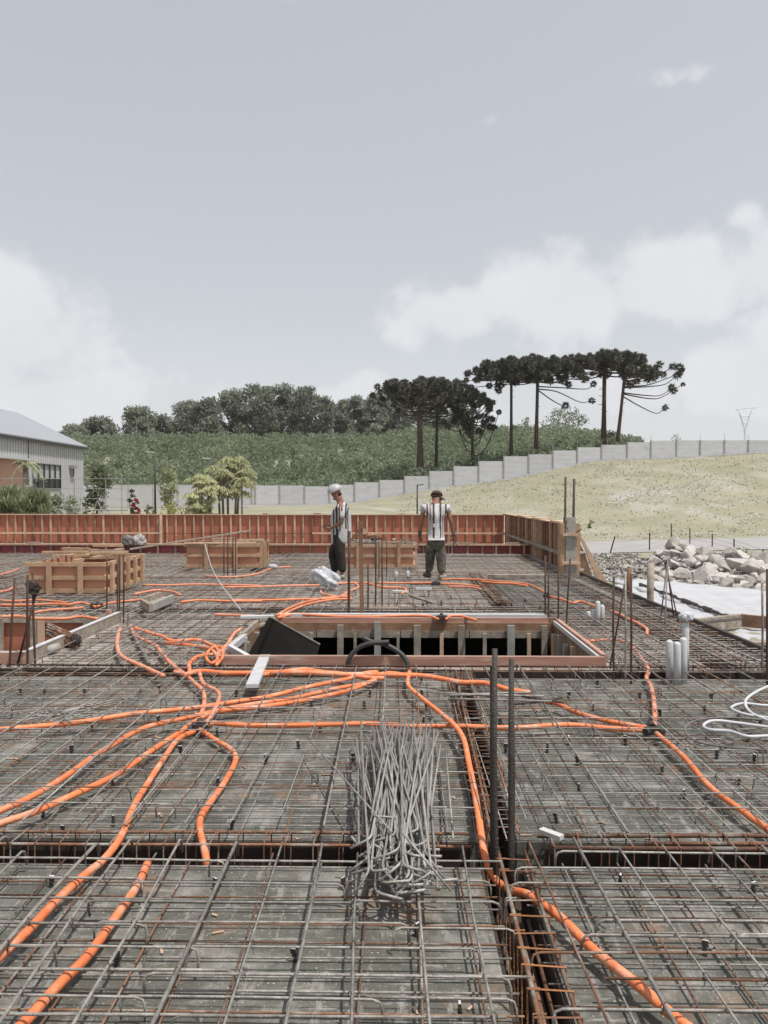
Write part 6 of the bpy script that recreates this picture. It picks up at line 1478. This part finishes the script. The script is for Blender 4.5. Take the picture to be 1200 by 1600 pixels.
for s, sg in (('l', -1), ('r', 1)):
    a = arm[s]; N2['sh' + s] = (j(*a[0]), .056); N2['el' + s] = (j(*a[1], -.02), .047); N2['fa' + s] = (j((a[1][0] * 2 + a[2][0]) / 3, (a[1][1] * 2 + a[2][1]) / 3, 0), .046); N2['wr' + s] = (j(*a[2], .05), .03)
    E2 += [('upc', 'sh' + s), ('sh' + s, 'el' + s), ('el' + s, 'fa' + s), ('fa' + s, 'wr' + s)]
    hand_nodes(N2, E2, 'wr' + s, a[3], (-sg, .2, 0), 'h' + s, .45, 1.1)
    if s == 'l': hp, kn, an = j(674, 850), j(672.5, 872, .22), j(671.5, 890, .42)
    else: hp, kn, an = j(687.5, 850), j(689.5, 875, .03), j(688.5, 900, .0)
    N2['hp' + s] = (hp, .095); N2['kn' + s] = (kn, .06); N2['an' + s] = (an, .045); N2['to' + s] = (Vector((an.x + (.08 if s == 'r' else -.05), an.y + .12, .14)), .034)
    E2 += [('pel', 'hp' + s), ('hp' + s, 'kn' + s), ('kn' + s, 'an' + s), ('an' + s, 'to' + s)]
p2 = skin('person', N2, E2, skinm, None, 2, j(681, 906))
tag(p2, 'man seen from behind in dark cap, striped jersey, grey trousers and dark gloves', 'person')
o0 = Vector(p2.location)
NS = {'wai': (j(680.5, 828), (.165, .135)), 'hem': (j(680.5, 843), (.17, .145)), 'che': (j(681, 808), (.175, .14)), 'upc': (j(681, 793.5), (.165, .11)), 'col': (j(682, 787.5, .0), .085)}
ES = [('wai', 'hem'), ('wai', 'che'), ('che', 'upc'), ('upc', 'col')]
for s, sg in (('l', -1), ('r', 1)):
    a = arm[s]; NS['s' + s] = (j(a[0][0] + sg, a[0][1] + 2), .060); NS['e' + s] = (j(a[1][0] - sg * .8 + sg * .5, a[1][1] - 8), .060); ES += [('upc', 's' + s), ('s' + s, 'e' + s)]
def xo(px): return atY(px, 800, Y0).x - o0.x
sm2 = stripe_mat('striped_jersey', (.46, .44, .45), [(xo(666), xo(668.2), -9, 1.42, blk), (xo(675.5), xo(678.4), .78, 1.50, blk), (xo(686), xo(688.6), .78, 1.50, blk), (xo(694.5), xo(697.5), -9, 1.42, blk), (xo(671), xo(672.5), 1.1, 1.5, mar),
                                (xo(676), xo(686), .98, 1.05, (.5, .5, .5)), (xo(679), xo(686.5), .80, .96, (.5, .5, .49)), (xo(680), xo(684), 1.08, 1.4, (.52, .52, .52)), (xo(690.5), xo(691.6), .8, 1.2, blk)], 0)
skin('jersey', NS, ES, sm2, p2, 2, o0)
NT = {'pel': (j(680.5, 847), (.165, .14)), 'wst': (j(680.5, 835), (.155, .13))}; ET = [('pel', 'wst')]
for s in 'lr':
    NT['h' + s] = (N2['hp' + s][0] + Vector((0, 0, -.02)), .122); NT['k' + s] = (N2['kn' + s][0], .098); NT['m' + s] = (N2['kn' + s][0].lerp(N2['an' + s][0], .55) + Vector((.015, -.01, 0)), .088); NT['a' + s] = (Vector((N2['an' + s][0].x, N2['an' + s][0].y, .22)), .082)
    ET += [('pel', 'h' + s), ('h' + s, 'k' + s), ('k' + s, 'm' + s), ('m' + s, 'a' + s)]
skin('trousers', NT, ET, trg, p2, 2, o0)
for s in 'lr':
    a = N2['an' + s][0]; sx_ = .10 if s == 'r' else -.08; skin('shoe', {'a': ((a.x - sx_ * .3, a.y - .05, .15), .062), 'b': ((a.x + sx_ * .5, a.y + .06, .145), .06), 'c': ((a.x + sx_, a.y + .17, .138), .046)}, [('a', 'b'), ('b', 'c')], shoed if s == 'l' else shoem, p2, 2, o0)
    w_ = N2['wr' + s][0]; 
    GN = {k: (v[0], (v[1] if not isinstance(v[1], tuple) else v[1][0]) * 1.18) for k, v in N2.items() if k.startswith('h' + s) and k not in ('hp' + s,)}
    GN = {'w': (w_ + Vector((0, 0, .03)), .036), **GN}; GE = [('w', 'h' + s + 'p')] + [(a_, b_) for a_, b_ in E2 if a_ in GN and b_ in GN]
    skin('glove', GN, GE, glovem, p2, 2, o0)
ell('cap', j(682.5, 774, .08), (.112, .125, .09), capm, p2, (R(-20), 0, 0), half=True)
m_ = MB(); m_.beam(j(687, 777.5, .0), j(693.5, 779.5, .02), .17, .018, up=(.4, -.1, 1)); m_.build('cap_peak', capm, p2)
ell('hair', j(683, 777, .06), (.085, .08, .05), hairm, p2); ell('ear', j(676, 778, .09), (.012, .02, .03), skinm, p2)
# pliers dangling from the right hand
A = j(709, 842, .05); m_ = MB(); m_.tube([A, A + Vector((.0, 0, -.12)), j(709, 858, .05)], .009, 5); m_.tube([A, A + Vector((.05, 0, -.1)), j(713.5, 857, .05)], .009, 5)
tag(m_.build('tying_pliers', darkst), 'long tying pliers dangling from the gloved right hand of the man seen from behind', 'pliers')
